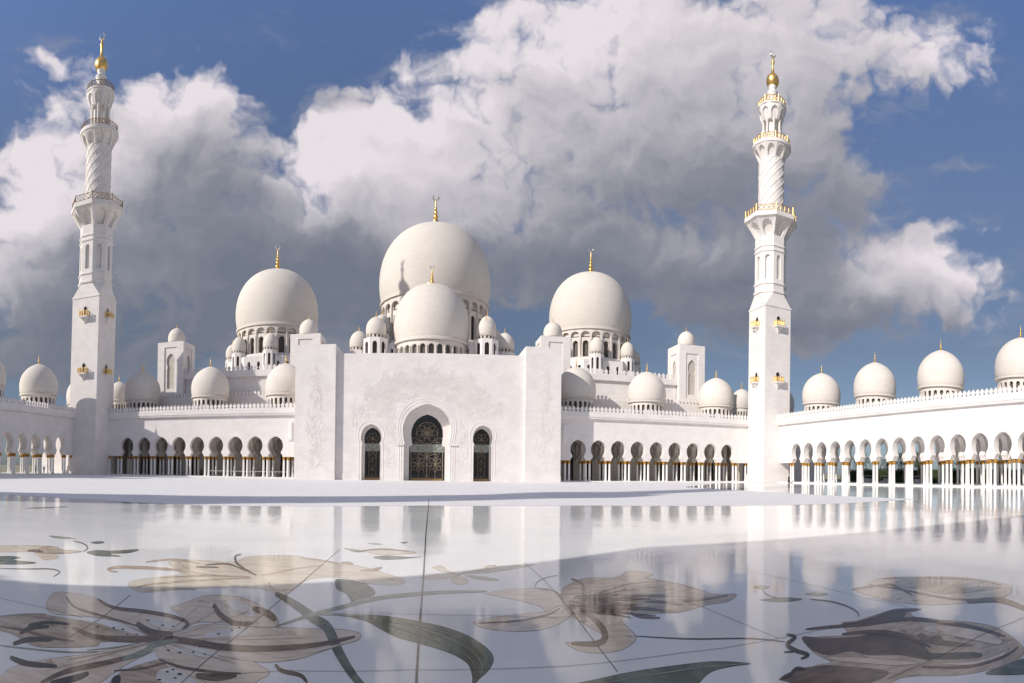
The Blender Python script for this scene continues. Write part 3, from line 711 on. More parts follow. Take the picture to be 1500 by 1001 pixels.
# side domes
for sx, cx in ((-1, -44.9), (1, 46.3)):
    oct_tier(cx, 162, 13.4, 25.5, 32.6)
    great_dome(cx, 162, 12.15, 33.1, 41.8, 60.2 + (.5 if sx > 0 else 0), 24, 8.0, 1.6, 'side_dome')
    b = MB(); b.lathe(cx, 162, [(12.6, 32.0), (12.6, 33.4), (12.1, 33.7)], 64); b.build('drum_base', WALL, HA)
    for a in range(8):
        an = radians(-90 + 45 * a + (8 if sx < 0 else -8)); turret(cx + 13.2 * cos(an), 162 + 13.2 * sin(an), 3.9, 28.5, 33.9, 2.0, 38.9, 1.7, rot=an)
# main dome
b = MB(); b.box(-22, 22, 131.4, 192, 25.5, 29.0); b.build('centre_block', WALL, HA)
oct_tier(.9, 168, 18.2, 28.9, 36.4)
b = MB(); b.lathe(.9, 168, [(17.2, 35.5), (17.2, 37.2), (16.4, 37.6)], 64); b.build('drum_base', WALL, HA)
great_dome(.9, 168, 16.35, 37.0, 50.0, 73.8, 28, 10.0, 2.6, 'main_dome')
for an in (radians(-90 + 51), radians(-90 - 51), radians(-90 + 100), radians(-90 - 100)):
    turret(.9 + 18.6 * cos(an), 168 + 18.6 * sin(an), 4.4, 33, 39.0, 2.4, 44.8, 2, rot=an)
# front dome above the portal
b = MB(); b.lathe(0.05, 135, [(9.1, 25), (9.1, 27.35), (8.7, 27.6)], 64); b.build('drum_base', WALL, HA)
great_dome(0.05, 135, 8.95, 27.2, 31.5, 46.0, 26, 4.9, 1.9, 'front_dome', False)
for (x, y, w_, z0, z1, R, za) in ((-12.9, 133, 5.6, 27, 32.5, 2.38, 37.9), (12.8, 133, 5.6, 27, 32.5, 2.38, 37.4), (-17.9, 141, 5.0, 26, 31.3, 2.35, 36.6), (18.3, 141, 5.0, 26, 31.3, 2.35, 36.6)):
    turret(x, y, w_, z0, z1, R, za, 1.7, rot=radians(-90))
me = MB(); merlons(me, (X_L + .1, 130.2), (X_R - .1, 130.2), 25.9, 1.0, 1.0)
me.box(X_L, X_R, 130.1, 130.6, 25.3, 25.88); me.build('merlon_row', WALL, HA)

# ------------------------------------------------------------------ minarets
def balcony_rail(mb, cx, cy, r, z, n, h=1.0, poly=False):
    k = 1 / cos(pi / 8)
    def pt(a):
        if not poly: return (cx + r * cos(a), cy + r * sin(a))
        q = (a - pi / 8) % (pi / 4); rr = r / cos(q - pi / 8) if True else r
        return (cx + rr * cos(a), cy + rr * sin(a))
    N_ = n * 4
    for zz, rad in ((z + h, .07), (z + .12, .06)):
        mb.tube([(*pt(pi / 8 + 2 * pi * i / N_), zz) for i in range(N_)], rad, 5, True)
    for i in range(N_):
        a = pi / 8 + 2 * pi * i / N_; p = pt(a); big = i % 4 == 0
        mb.tube([(*p, z), (*p, z + h + (.30 if big else 0))], .09 if big else .04, 5)
        b_ = pt(pi / 8 + 2 * pi * (i + 1) / N_)
        mb.tube([(*p, z + .15), (*b_, z + h - .05)], .045, 4); mb.tube([(*b_, z + .15), (*p, z + h - .05)], .045, 4)
def minaret(cx, cy, w_, lean, label, simple=False):
    root = empty('minaret', (0, 0, 0), label, 'minaret', None)
    hw = w_ / 2
    sh = MB(); sh.box(-hw, hw, -hw, hw, 0, 42.3)
    sh.box(-hw - .12, hw + .12, -hw - .12, hw + .12, 41.9, 42.25)
    for k_, zz in ((.35, 1.0), (.2, 1.9)): sh.box(-hw - k_, hw + k_, -hw - k_, hw + k_, 0, zz)
    sh.build('square_shaft', WALL, root)
    # chamfer from square to octagon
    ap = w_ * .487; c = ap / cos(pi / 8)
    bm = bmesh.new()
    for x, y in ((-1, -1), (1, -1), (1, 1), (-1, 1)): bm.verts.new((x * hw, y * hw, 42.3))
    for i in range(8): a = pi / 8 + i * pi / 4; bm.verts.new((c * cos(a), c * sin(a), 46.2))
    bmesh.ops.convex_hull(bm, input=bm.verts); me_ = bpy.data.meshes.new('chamfer'); bm.to_mesh(me_); bm.free(); me_.materials.append(WALL)
    link('chamfer', me_, root)
    oc = MB()
    poly_prof(oc, 0, 0, [(ap - .5, 46), (ap - .5, 60.7)], 8)
    poly_prof(oc, 0, 0, [(ap, 46.2), (ap + .25, 46.3), (ap + .25, 46.8), (ap, 47.0), (ap, 48.4), (ap + .22, 48.5), (ap + .22, 48.9), (ap, 49.1), (ap, 49.9), (ap - .49, 49.9)], 8)
    poly_arches(oc, 0, 0, ap, 8, pointed(ap * .16, 49.9, 55.9, 1.4), 49.9, 56.6, .35)
    poly_prof(oc, 0, 0, [(ap - .49, 56.6), (ap, 56.6), (ap + .2, 56.8), (ap + .2, 57.1), (ap, 57.3), (ap, 57.9), (ap + .2, 58.0), (ap + .2, 58.3), (ap, 58.5), (ap, 60.7), (ap - .49, 60.7)], 8)
    fl = lambda z: ap + .02 + 2.05 * (max(0, (z - 60.7) / 4.6)) ** 1.5
    zs_ = [60.7 + 4.6 * i / 6 for i in range(7)]
    poly_prof(oc, 0, 0, [(fl(z) - .75, z) for z in zs_], 8)
    # flared niches, the wall cut in short courses so that it bends outwards
    hf = [(ap * .22, 60.7), (ap * .25, 61.6), (ap * .27, 62.5), (ap * .27, 63.3), (ap * .22, 64.1), (ap * .10, 64.7), (0, 64.9)]
    poly_arches(oc, 0, 0, ap, 8, hf, 60.7, 65.3, .7, flare=fl)
    R1 = 5.95
    poly_prof(oc, 0, 0, [(R1 - .25, 65.3), (R1, 65.5), (R1, 66.7), (R1 - .2, 66.8)], 8)
    oc.build('octagonal_shaft', WALL, root)
    rl = MB(); balcony_rail(rl, 0, 0, R1 - .25, 66.8, 8, 1.25, True); rl.build('balcony_railing', BRONZE if cx < 0 else GOLD, root)
    ro = MB(); r2 = 3.05
    ro.lathe(0, 0, [(r2 + .3, 66.7), (r2 + .3, 67.6), (r2, 67.9), (r2, 80.6)], 40)
    for k in range(10):
        ro.tube([(r2 * cos(a), r2 * sin(a), z) for a, z in ((2 * pi * k / 10 + t * 3.6, 67.8 + t * 12.6) for t in (i / 26 for i in range(27)))], .10, 6)
        ro.tube([(r2 * cos(a), r2 * sin(a), z) for a, z in ((2 * pi * k / 10 - t * 1.5, 67.8 + t * 12.6) for t in (i / 26 for i in range(27)))], .05, 5)
    f2 = lambda z: 3.1 + 1.45 * (max(0, (z - 80.3) / 3.7)) ** 1.4
    ro.lathe(0, 0, [(f2(z) - .5, z) for z in (80.3, 81, 81.8, 82.6, 83.4, 84)], 40)
    ring_arches(ro, 0, 0, 3.1, 10, [(.62, 80.3), (.68, 81.2), (.70, 82.0), (.62, 82.8), (.36, 83.4), (0, 83.7)], 80.3, 84.0, .5, flare=f2)
    ro.lathe(0, 0, [(4.5, 84.0), (4.66, 84.2), (4.66, 85.1), (4.5, 85.2)], 40)
    ro.build('spiral_shaft', WALL, root)
    rl = MB(); balcony_rail(rl, 0, 0, 4.35, 85.2, 8, 1.1); rl.build('balcony_railing', BRONZE if cx < 0 else GOLD, root)
    la = MB(); la.lathe(0, 0, [(1.55, 85.1), (1.55, 90.4)], 24); la.lathe(0, 0, [(2.5, 85.2), (2.5, 86.3), (2.4, 86.4)], 24)
    for k in range(8):
        a = 2 * pi * (k + .5) / 8; la.lathe(2.12 * cos(a), 2.12 * sin(a), [(.36, 86.3), (.27, 86.7), (.27, 89.6), (.40, 90.2)], 10)
    f3 = lambda z: 2.45 + .95 * (max(0, (z - 90.0) / 3.7)) ** .8
    la.lathe(0, 0, [(f3(z) - .4, z) for z in (90.0, 91, 92, 93, 93.7)], 32)
    ring_arches(la, 0, 0, 2.45, 8, [(.60, 90.0), (.68, 91.0), (.66, 91.9), (.48, 92.6), (0, 93.1)], 90.0, 93.7, .4, flare=f3)
    la.lathe(0, 0, [(3.3, 93.7), (3.42, 93.8), (3.42, 94.2), (3.3, 94.3)], 32)
    la.build('lantern', WALL, root)
    rl = MB(); balcony_rail(rl, 0, 0, 3.2, 94.3, 6, 1.0); rl.build('balcony_railing', BRONZE if cx < 0 else GOLD, root)
    st = MB(); st.lathe(0, 0, [(1.5, 94.2), (1.5, 94.8), (1.0, 95.2), (.85, 96), (1.25, 96.9), (1.35, 97.3), (.8, 97.8), (.95, 98.2), (1.0, 98.5)], 24); st.build('stem', COLM, root)
    ba = MB(); ba.lathe(0, 0, [(.75, 98.3), (1.22, 98.65), (1.52, 99.25), (1.56, 99.8), (1.35, 100.45), (.85, 100.95), (.42, 101.4), (.30, 102.2), (.24, 103.2), (.42, 103.6), (.42, 104.0), (.2, 104.6), (.1, 105.1)], 24)
    fo = ba.build('gold_ball', GOLD, root)
    c = MB(); pts = [(.68 * sin(a), 0, 105.75 - .68 * cos(a)) for a in (radians(-155 + 310 * i / 20) for i in range(21))]
    c.tube(pts, [.05 + .17 * sin(pi * i / 20) for i in range(21)], 6); c.build('crescent', SILVER, fo)
    # small balconies with gilded rails on the square shaft
    for zf in (24.0, 37.4):
        for q in range(4):
            an = -pi / 2 + q * pi / 2; ux, uy = -sin(an), cos(an); nx, ny = cos(an), sin(an)
            T = lambda u, d, z: (hw * nx + u * ux + d * nx, hw * ny + u * uy + d * ny, z)
            bb = MB()
            bb.prism([(-1.05, zf - .28), (1.05, zf - .28), (1.05, zf), (-1.05, zf)], T, 0, 1.15)
            bb.add([T(-.9, 0, zf - .28), T(.9, 0, zf - .28), T(.8, .95, zf - .28), T(-.8, .95, zf - .28), T(-.12, 0, zf - 1.9), T(.12, 0, zf - 1.9), T(.3, .35, zf - 1.1), T(-.3, .35, zf - 1.1)],
                   [(0, 1, 2, 3), (4, 7, 6, 5), (0, 4, 5, 1), (1, 5, 6, 2), (2, 6, 7, 3), (3, 7, 4, 0)])
            nic = [(.42, zf), (.42, zf + 1.3), (.52, zf + 1.7), (.40, zf + 2.1), (0, zf + 2.5)]
            fr_ = [(.62, zf), (.62, zf + 1.5), (.72, zf + 1.9), (.55, zf + 2.45), (0, zf + 2.9)]
            bb.prism([(x, z) for x, z in fr_] + [(-x, z) for x, z in reversed(fr_)][1:], T, 0, .04)
            bal = bb.build('balcony', WALL, root)
            wn = MB(); wn.prism([(x, z) for x, z in nic] + [(-x, z) for x, z in reversed(nic)][1:], T, .043, .06); wn.build('window', GLASS, bal)
            g_ = MB(); path = [(-1.0, .05), (-1.0, 1.05), (1.0, 1.05), (1.0, .05)]
            for zz, rr in ((zf + 1.05, .07), (zf + .12, .06)): g_.tube([T(u, d, zz) for u, d in path], rr, 5)
            for u, d in path + [(-.33, 1.05), (.33, 1.05)]: g_.tube([T(u, d, zf), T(u, d, zf + 1.35)], .10, 6)
            for i in range(9): u = -.9 + i * .225; g_.tube([T(u, 1.05, zf + .1), T(u, 1.05, zf + 1.0)], .04, 4)
            for s2 in (-1, 1):
                for i in range(4): g_.tube([T(s2, .2 + i * .22, zf + .1), T(s2, .2 + i * .22, zf + 1.0)], .04, 4)
            g_.build('railing', GOLD, bal)
    # fit of the storey heights
    ZO = [42.3, 46, 49.9, 60.7, 65.3, 66.8, 68, 80.4, 84, 85.2, 86.3, 90, 93.7, 94.3, 98.4, 101.5, 106.6]
    ZN = [42.3, 45.2, 48.8, 59.2, 62.8, 64.1, 65.5, 78.5, 81.3, 82.3, 83.5, 88.2, 91.5, 92.0, 97.3, 101.0, 106.5]
    def zmap(z):
        if z <= 42.3: return z
        for i in range(len(ZO) - 1):
            if z <= ZO[i + 1]: return ZN[i] + (z - ZO[i]) * (ZN[i + 1] - ZN[i]) / (ZO[i + 1] - ZO[i])
        return z
    for ch in root.children_recursive:
        for v in ch.data.vertices: v.co.z = zmap(v.co.z)
    root.location = (cx, cy, 0); root.rotation_euler = (0, lean, 0)
    return root
minaret(-77.75, 115.15, 7.6, .0175, 'tall white minaret at the left, gold ball on top, its base in shade')
mr = minaret(76.1, 113.35, 7.15, .007, 'tall sunlit white minaret at the right, gilded balconies and gold ball on top')
mr.scale = (1, 1, .98)
m4 = minaret(-77.7, -1.6, 7.6, 0, 'tall white minaret behind the camera that throws the long shadow across the floor')

# ------------------------------------------------------------------ the fourth side of the courtyard, at the photographer's back
OP = empty('rear_portal', (0, -10, 0), 'blocky white gateway behind the camera whose shade covers the near floor', 'gateway')
b = MB(); b.box(-22.7, 26, -14, -1.5, 0, 19.9); b.build('wall', WALL, OP)
OA = empty('rear_arcade', (-48, -10, 0), 'white arcade wall behind the camera to the left, closing the courtyard', 'arcade')
b = MB(); b.box(-74, -22.75, -18, -5.4, 0, 14.8); b.build('wall', WALL, OA); me = MB(); merlons(me, (-74, -5.6), (-22.8, -5.6), 14.8); me.build('merlon_row', WALL, OA)
OB = empty('rear_arcade', (50, -10, 0), 'white arcade wall behind the camera to the right, closing the courtyard', 'arcade')
b = MB(); b.box(26.05, 90, -18, -5.4, 0, 14.8); b.build('wall', WALL, OB); me = MB(); merlons(me, (26.1, -5.6), (89, -5.6), 14.8); me.build('merlon_row', WALL, OB)

# ------------------------------------------------------------------ floor joints
def px_strip(pts, w0, w1, z, mb):
    q = [gnd(*p) for p in pts]; n = len(q); L_ = []; R_ = []
    for i, p in enumerate(q):
        a = q[max(i - 1, 0)]; b_ = q[min(i + 1, n - 1)]; t = Vector((b_[0] - a[0], b_[1] - a[1])).normalized()
        w_ = w0 + (w1 - w0) * i / (n - 1); L_.append((p[0] - t.y * w_, p[1] + t.x * w_)); R_.append((p[0] + t.y * w_, p[1] - t.x * w_))
    for i in range(n - 1): mb.add([(*L_[i], z), (*R_[i], z), (*R_[i + 1], z), (*L_[i + 1], z)], [(0, 1, 2, 3)])
jd = MB(); px_strip([(609.5, 1005), (614, 930), (620, 850), (624, 780), (628.5, 732)], .013, .018, .0056, jd); struct('floor_joint', jd, JOINT)
jp = MB()
for pts in ([(262, 1005), (300, 970), (390, 897), (440, 855), (498, 805)], [(905, 985), (878, 950), (833, 890), (800, 853), (768, 824)], [(310, 989), (420, 983), (600, 982), (720, 981), (860, 974), (1000, 957), (1060, 950), (1180, 928), (1300, 902)],
            [(0, 877), (60, 890), (120, 905)], [(1140, 935), (1090, 915), (1030, 890), (1000, 880)], [(1300, 995), (1380, 960), (1440, 930), (1500, 905)], [(100, 935), (150, 905), (190, 873)],
            [(500, 896), (700, 902), (830, 905)], [(1080, 832), (1200, 860), (1330, 890)]):
    px_strip(pts, .004, .006, .0052, jp)
struct('floor_hairlines', jp, JOINT)

# ------------------------------------------------------------------ floral marble inlays; outlines are read off the photograph and laid on the floor
A_ = lambda pts: [(x / 3, 700 + y / 3) for x, y in pts]
B_ = lambda pts: [(500 + x / 3, 700 + y / 3) for x, y in pts]
C_ = lambda pts: [(1000 + x / 3, 700 + y / 3) for x, y in pts]
class Inlay:
    def __init__(s, label, at, cat='floor inlay'):
        x, y = gnd(*at); s.root = empty('flower_inlay', (x, y, 0), label, cat, None); s.lv = 0.0008; s.n = 0
    def shape(s, pts, m, name='petal', z=None, k=5):
        mb = MB(); q = [gnd(*p) for p in spline(pts, True, k)]; mb.sheet(q, s.lv if z is None else z)
        s.lv += .0002
        o = mb.build(name, m, s.root, recalc=False)
        if m in OUT: s.strokes([(list(pts) + [pts[0]], .5)], OUT[m], 'outline', s.lv + .00012, o)
        return o
    def strokes(s, lst, m, name='marking', z=.0032, par=None):
        if par is None and 1 < len(lst) <= 12:
            for q in lst: s.n += 1; s.strokes([q], m, name, z + s.n * .00003)
            return
        mb = MB(); z -= .00004
        for pts, w in lst:
            z += .00004
            P_ = spline(pts, False, 5); n = len(P_); L_ = []; R_ = []
            for i, p in enumerate(P_):
                a = P_[max(i - 1, 0)]; b_ = P_[min(i + 1, n - 1)]; t = Vector((b_[0] - a[0], b_[1] - a[1]))
                t = t.normalized() if t.length > 1e-6 else Vector((1, 0)); ww = 1.35 * w * (.25 + .75 * sin(pi * min(1, (i + .6) / n)) ** .6) / 2
                L_.append(gnd(p[0] - t.y * ww, p[1] + t.x * ww)); R_.append(gnd(p[0] + t.y * ww, p[1] - t.x * ww))
            for i in range(n - 1):
                mb.add([(*L_[i], z), (*R_[i], z), (*R_[i + 1], z), (*L_[i + 1], z)], [(0, 3, 2, 1)])
        for i, fc in enumerate(mb.f):
            a, b_, c = (mb.v[k] for k in fc[:3])
            if (b_[0]-a[0])*(c[1]-a[1])-(b_[1]-a[1])*(c[0]-a[0]) < 0: mb.f[i] = tuple(reversed(fc))
        return mb.build(name, m, par or s.root, recalc=False)
    def dots(s, lst, m, name='speckles', z=.0046):
        mb = MB()
        for x, y, r in lst:
            mb.sheet([gnd(x + r * 1.3 * cos(t), y - r * .55 * sin(t)) for t in (2 * pi * i / 8 for i in range(8))], z)
        return mb.build(name, m, s.root, recalc=False)
def fan(c, ends, w=1.2):
    return [([c, ((c[0] + e[0]) / 2 + random.uniform(-3, 3), (c[1] + e[1]) / 2 + random.uniform(-1.5, 1.5)), e], w) for e in ends]

# big lily, bottom left
F = Inlay('huge tan lily with dark stamens inlaid in the floor at the lower left corner', (235, 935))
F.shape(A_([(0, 872), (60, 832), (200, 800), (400, 772), (560, 740), (690, 714), (760, 722), (650, 775), (570, 815), (490, 868), (400, 930), (250, 1000), (-60, 1000), (-120, 930)]), TAN)
F.shape(A_([(540, 850), (640, 815), (740, 800), (800, 860), (910, 905), (960, 1000), (480, 1010), (470, 920)]), GREYB)
F.shape(A_([(690, 745), (770, 722), (900, 748), (1060, 785), (1150, 830), (1185, 862), (1120, 905), (1060, 980), (900, 960), (800, 880), (700, 800)]), TAN)
F.shape(A_([(0, 610), (150, 598), (300, 620), (420, 640), (560, 680), (700, 700), (745, 715), (600, 722), (450, 722), (420, 742), (260, 747), (150, 740), (60, 690), (-40, 660), (-60, 620)]), GREYB)
F.shape(A_([(205, 548), (240, 505), (330, 510), (420, 530), (480, 565), (600, 580), (740, 605), (815, 635), (825, 660), (760, 678), (690, 692), (600, 650), (500, 628), (400, 612), (300, 606), (235, 598), (205, 575)]), TAN)
F.shape(A_([(750, 572), (820, 548), (900, 520), (980, 518), (1070, 530), (1150, 568), (1218, 620), (1215, 652), (1150, 660), (1000, 640), (900, 635), (830, 640), (790, 602)]), TAN)
F.shape(A_([(650, 692), (780, 680), (900, 645), (1100, 655), (1250, 660), (1400, 665), (1500, 668), (1580, 685), (1572, 715), (1480, 742), (1400, 770), (1300, 800), (1150, 812), (1000, 792), (880, 762), (760, 727)]), TAN)
for q in ([(520, 648), (600, 650), (700, 668), (740, 690), (680, 696), (600, 690), (540, 672)], [(900, 690), (960, 672), (1040, 668), (1110, 676), (1060, 694), (960, 700), (900, 704)], [(640, 618), (700, 622), (780, 640), (800, 655), (740, 664), (680, 650)],
          [(760, 745), (840, 742), (930, 765), (960, 790), (880, 788), (800, 770)], [(700, 850), (760, 838), (820, 870), (860, 905), (760, 915), (690, 890)], [(1000, 540), (1060, 545), (1110, 580), (1120, 610), (1060, 600), (1010, 570)], [(1200, 770), (1320, 762), (1430, 745), (1500, 735), (1400, 765), (1280, 790), (1200, 792)]):
    F.shape(A_(q), PALE if q[0][0] != 1200 else CREAM, 'petal_patch')  # lighter marble pieces set within the petals
F.strokes([(A_(p), w) for p, w in [([(320, 660), (420, 700), (560, 712), (760, 712), (1000, 748), (1200, 752), (1400, 735), (1560, 700)], 7.5), ([(430, 535), (500, 572), (640, 590), (760, 612), (825, 640), (800, 668)], 4.5),
            ([(940, 555), (965, 600), (1030, 640), (1110, 640)], 6), ([(1110, 575), (1180, 600), (1210, 630)], 8), ([(290, 525), (330, 570), (420, 600), (560, 640), (640, 668)], 2.5), ([(180, 903), (300, 850), (480, 812), (600, 780)], 6),
            ([(500, 850), (620, 840), (740, 812)], 2.5), ([(700, 800), (800, 835), (960, 858), (1060, 862)], 3.2), ([(1210, 822), (1240, 850), (1320, 870), (1350, 903)], 4.5), ([(860, 870), (950, 880), (1040, 868)], 8), ([(600, 640), (660, 680), (760, 690)], 8),
            ([(0, 655), (100, 670), (200, 700), (330, 720)], 3), ([(780, 715), (900, 735), (1000, 742)], 5)]], BROWN)
F.strokes([(A_(p), w) for p, w in [([(45, 790), (120, 818), (250, 830)], 6), ([(58, 732), (130, 712), (230, 714)], 5.5), ([(88, 686), (140, 660), (215, 655)], 5), ([(125, 648), (210, 637), (305, 645)], 3.2), ([(220, 905), (320, 885), (390, 860)], 7), ([(495, 905), (515, 888), (530, 885)], 9)]], INK, 'stamen', .0042)
F.strokes([(A_(p), w) for p, w in [([(540, 800), (640, 765), (680, 735), (780, 716)], 7), ([(0, 738), (120, 752), (300, 768), (430, 765)], 1.6), ([(0, 610), (100, 602), (200, 600)], 1.6), ([(380, 760), (520, 745), (640, 722)], 1.2)]], SAGE, 'vein', .0038)
F.strokes(fan((235, 939), [A_([p])[0] for p in [(300, 620), (380, 650), (460, 600), (560, 655), (1400, 705), (1250, 690), (1180, 780), (1000, 770), (900, 690), (1000, 560), (1090, 590), (880, 560), (200, 850), (300, 800), (420, 790), (760, 780), (900, 800), (1040, 820)]], 1.0), GREYB, 'petal_line', .0028)
F.dots([(A_([(x, y)])[0] + (r,)) for x, y, r in [(430, 655, 2.2), (500, 660, 1.6), (540, 668, 1.8), (560, 690, 1.4), (600, 690, 1.5), (650, 628, 1.8), (715, 650, 2), (760, 655, 1.6), (700, 665, 1.2), (940, 570, 2.2), (1050, 660, 1.6), (1020, 672, 1.5), (960, 688, 2), (740, 760, 2), (790, 770, 2.2), (850, 768, 1.8), (880, 745, 1.6), (900, 778, 1.6), (735, 855, 2.2), (790, 865, 3), (760, 845, 2), (770, 882, 2), (700, 890, 2.4)]], INK)
# cream lily behind it
F = Inlay('cream lily with curling petals where sun meets shade, left of the long joint', (400, 842))
F.shape(A_([(560, 470), (600, 450), (700, 437), (790, 425), (770, 402), (740, 372), (800, 360), (900, 365), (1030, 370), (1100, 346), (1300, 345), (1420, 368), (1560, 385), (1690, 420), (1780, 452), (1740, 472), (1600, 465), (1500, 440), (1400, 440), (1330, 460), (1280, 500), (1220, 510), (1150, 490), (1000, 482), (800, 492), (650, 505), (600, 500)]), CREAM)
F.strokes([(A_(p), w) for p, w in [([(470, 405), (520, 394), (700, 400), (815, 412)], 3.5), ([(470, 404), (490, 412), (520, 414)], 2), ([(640, 372), (760, 360), (880, 378)], 2.2), ([(600, 480), (700, 465), (900, 450), (1100, 440)], 2.2), ([(700, 440), (900, 432), (1100, 436)], 1.3), ([(1180, 460), (1200, 490), (1280, 490), (1340, 450)], 2.5), ([(1150, 430), (1300, 400), (1420, 385)], 1.2), ([(640, 500), (760, 488), (860, 492)], 2), ([(1000, 436), (850, 415), (780, 370)], 1.2), ([(1320, 352), (1380, 360), (1480, 375)], 2.2)]], GREYB)
F.strokes([(A_(p), w) for p, w in [([(1060, 338), (1035, 345), (1040, 375), (1080, 405), (1125, 430)], 2.2), ([(900, 385), (1000, 380), (1080, 410)], 1.6), ([(860, 392), (960, 395)], 1.5)]], BROWN, 'stamen', .0040)
# stems and large leaves
F = Inlay('long dark green leaf with pale veins curving beside the dark floor joint', (640, 940), 'floor inlay')
F.shape(B_([(-20, 605), (90, 602), (200, 609), (350, 634), (480, 665), (580, 708), (650, 760), (669, 802), (645, 850), (600, 892), (578, 930), (575, 870), (556, 820), (500, 782), (420, 752), (330, 726), (240, 700), (165, 662), (110, 632), (40, 615)]), GREEN, 'leaf')
F.strokes([(B_(p), w) for p, w in [([(120, 615), (300, 650), (450, 700), (570, 760), (615, 820), (610, 880)], 1.3), ([(180, 640), (340, 690), (480, 745), (570, 800), (588, 860)], .9), ([(250, 630), (430, 675), (560, 725), (640, 790)], .9)]], SAGE, 'vein')
F = Inlay('dark green flower stems crossing left of the dark floor joint', (470, 890), 'floor inlay')
F.strokes([(A_([(1210, 508), (1300, 560), (1380, 620), (1440, 662), (1490, 770), (1560, 880), (1640, 960)]), 11)], GREEN, 'stem', .0024)
F.strokes([(A_([(1215, 655), (1350, 610), (1500, 570), (1650, 532), (1830, 512), (1980, 503), (2140, 500)]), 4.5), (A_([(1380, 600), (1500, 602), (1600, 608)]), 3)], SAGE, 'stem', .0027)
F.shape(A_([(1474, 452), (1500, 446), (1560, 455), (1605, 467), (1648, 500), (1630, 522), (1560, 540), (1550, 560), (1540, 536), (1520, 510), (1480, 490)]), GREEN, 'leaf')
F = Inlay('long green leaf tip at the bottom edge right of the centre', (960, 990), 'floor inlay')
F.shape(B_([(960, 930), (1150, 880), (1300, 850), (1500, 822), (1650, 808), (1800, 818), (1720, 830), (1620, 858), (1540, 930), (1400, 980), (1100, 990)]), GREEN, 'leaf')
F.strokes([(B_([(1100, 915), (1350, 870), (1600, 835), (1780, 819)]), 1.2)], SAGE, 'vein')
# lily right of centre
F = Inlay('tan lily with striped heart and hooked petal, right of the long joint', (855, 882))
F.shape(B_([(1010, 600), (1060, 640), (1130, 680), (1152, 702), (1120, 722), (1060, 738), (985, 722), (1010, 745), (1060, 765), (1120, 772), (1190, 768), (1250, 750), (1292, 718), (1290, 688), (1235, 632), (1240, 600), (1120, 570)]), TAN)
F.shape(B_([(630, 510), (750, 490), (900, 488), (960, 512), (990, 555), (965, 595), (900, 592), (880, 570), (800, 545), (700, 526)]), TAN)
F.shape(B_([(585, 632), (700, 610), (830, 596), (900, 588), (975, 560), (1015, 598), (960, 642), (870, 671), (740, 676), (640, 665), (592, 650)]), TAN)
F.shape(B_([(975, 560), (965, 500), (1000, 470), (1080, 440), (1200, 440), (1270, 410), (1370, 425), (1350, 442), (1500, 470), (1640, 512), (1735, 512), (1700, 545), (1600, 562), (1500, 590), (1380, 598), (1260, 602), (1120, 600), (1010, 600)]), GREYB)
F.strokes([(B_(p), w) for p, w in [([(1000, 545), (1150, 540), (1300, 520), (1440, 522)], 3), ([(1000, 560), (1150, 570), (1300, 575), (1480, 592)], 4), ([(1050, 575), (1130, 640), (1160, 700), (1120, 730), (1010, 728)], 7), ([(1270, 595), (1320, 612), (1400, 618)], 3.5), ([(1330, 545), (1420, 548), (1500, 560)], 3), ([(1060, 530), (1060, 470), (1010, 445)], 3), ([(600, 640), (760, 632), (900, 605), (960, 575)], 2), ([(1100, 520), (1250, 470), (1350, 460)], 1.5), ([(860, 488), (940, 500), (975, 540)], 1.5)]], BROWN)
F.strokes([(B_([(1010 + random.uniform(0, 60), y + random.uniform(-6, 6)), (1150 + random.uniform(-30, 30), y + (y - 550) * .3), (1230 + random.uniform(-40, 160), y + (y - 550) * .75 + random.uniform(-10, 10))]), random.uniform(.8, 2.0)) for y in range(520, 590, 4)], MAROON, 'heart_line', .0040)
F.strokes([(B_([(850, 490), (860, 460), (900, 440), (950, 430)]), 1.2), (B_([(1290, 697), (1420, 705), (1560, 710), (1800, 708), (1950, 722)]), 1.6)], INK, 'tendril', .0024)
# smaller blossoms
F = Inlay('small pale blossom with slim leaves at the shade line right of the long joint', (700, 838))
for q in ([(340, 440), (420, 425), (520, 420), (500, 438), (400, 448)], [(520, 418), (620, 400), (700, 388), (850, 380), (800, 395), (640, 420)], [(490, 440), (540, 440), (556, 462), (520, 470), (485, 460)], [(540, 430), (620, 434), (700, 450), (620, 452)], [(400, 395), (440, 388), (470, 410), (500, 420), (440, 412)]): F.shape(B_(q), CREAM if q[0][0] < 520 else SAGE, k=4)
F.strokes([(B_([(500, 428), (600, 410), (700, 392)]), 1.5), (B_([(630, 395), (680, 388)]), 3)], GREYB)
F = Inlay('small green and cream blossom among the sunlit reflections left of the long joint', (570, 806))
for q, mm in (([(10, 310), (60, 315), (110, 325), (60, 328)], SAGE), ([(140, 350), (200, 343), (300, 350), (352, 348), (260, 358), (180, 360)], GREEN), ([(100, 320), (180, 310), (260, 318), (330, 330), (240, 338), (150, 336)], CREAM), ([(115, 288), (160, 288), (185, 294), (150, 296)], SAGE), ([(255, 284), (290, 284), (275, 290)], GREEN), ([(80, 410), (130, 402), (180, 393), (150, 410)], GREYB), ([(0, 372), (30, 370), (52, 380), (20, 380)], GREYB)): F.shape(B_(q), mm, k=4)
F.strokes([(B_([(60, 325), (180, 315), (300, 325)]), 1.2)], BROWN)
F = Inlay('small cream blossom with paired green leaves near the left edge of the floor', (70, 806))
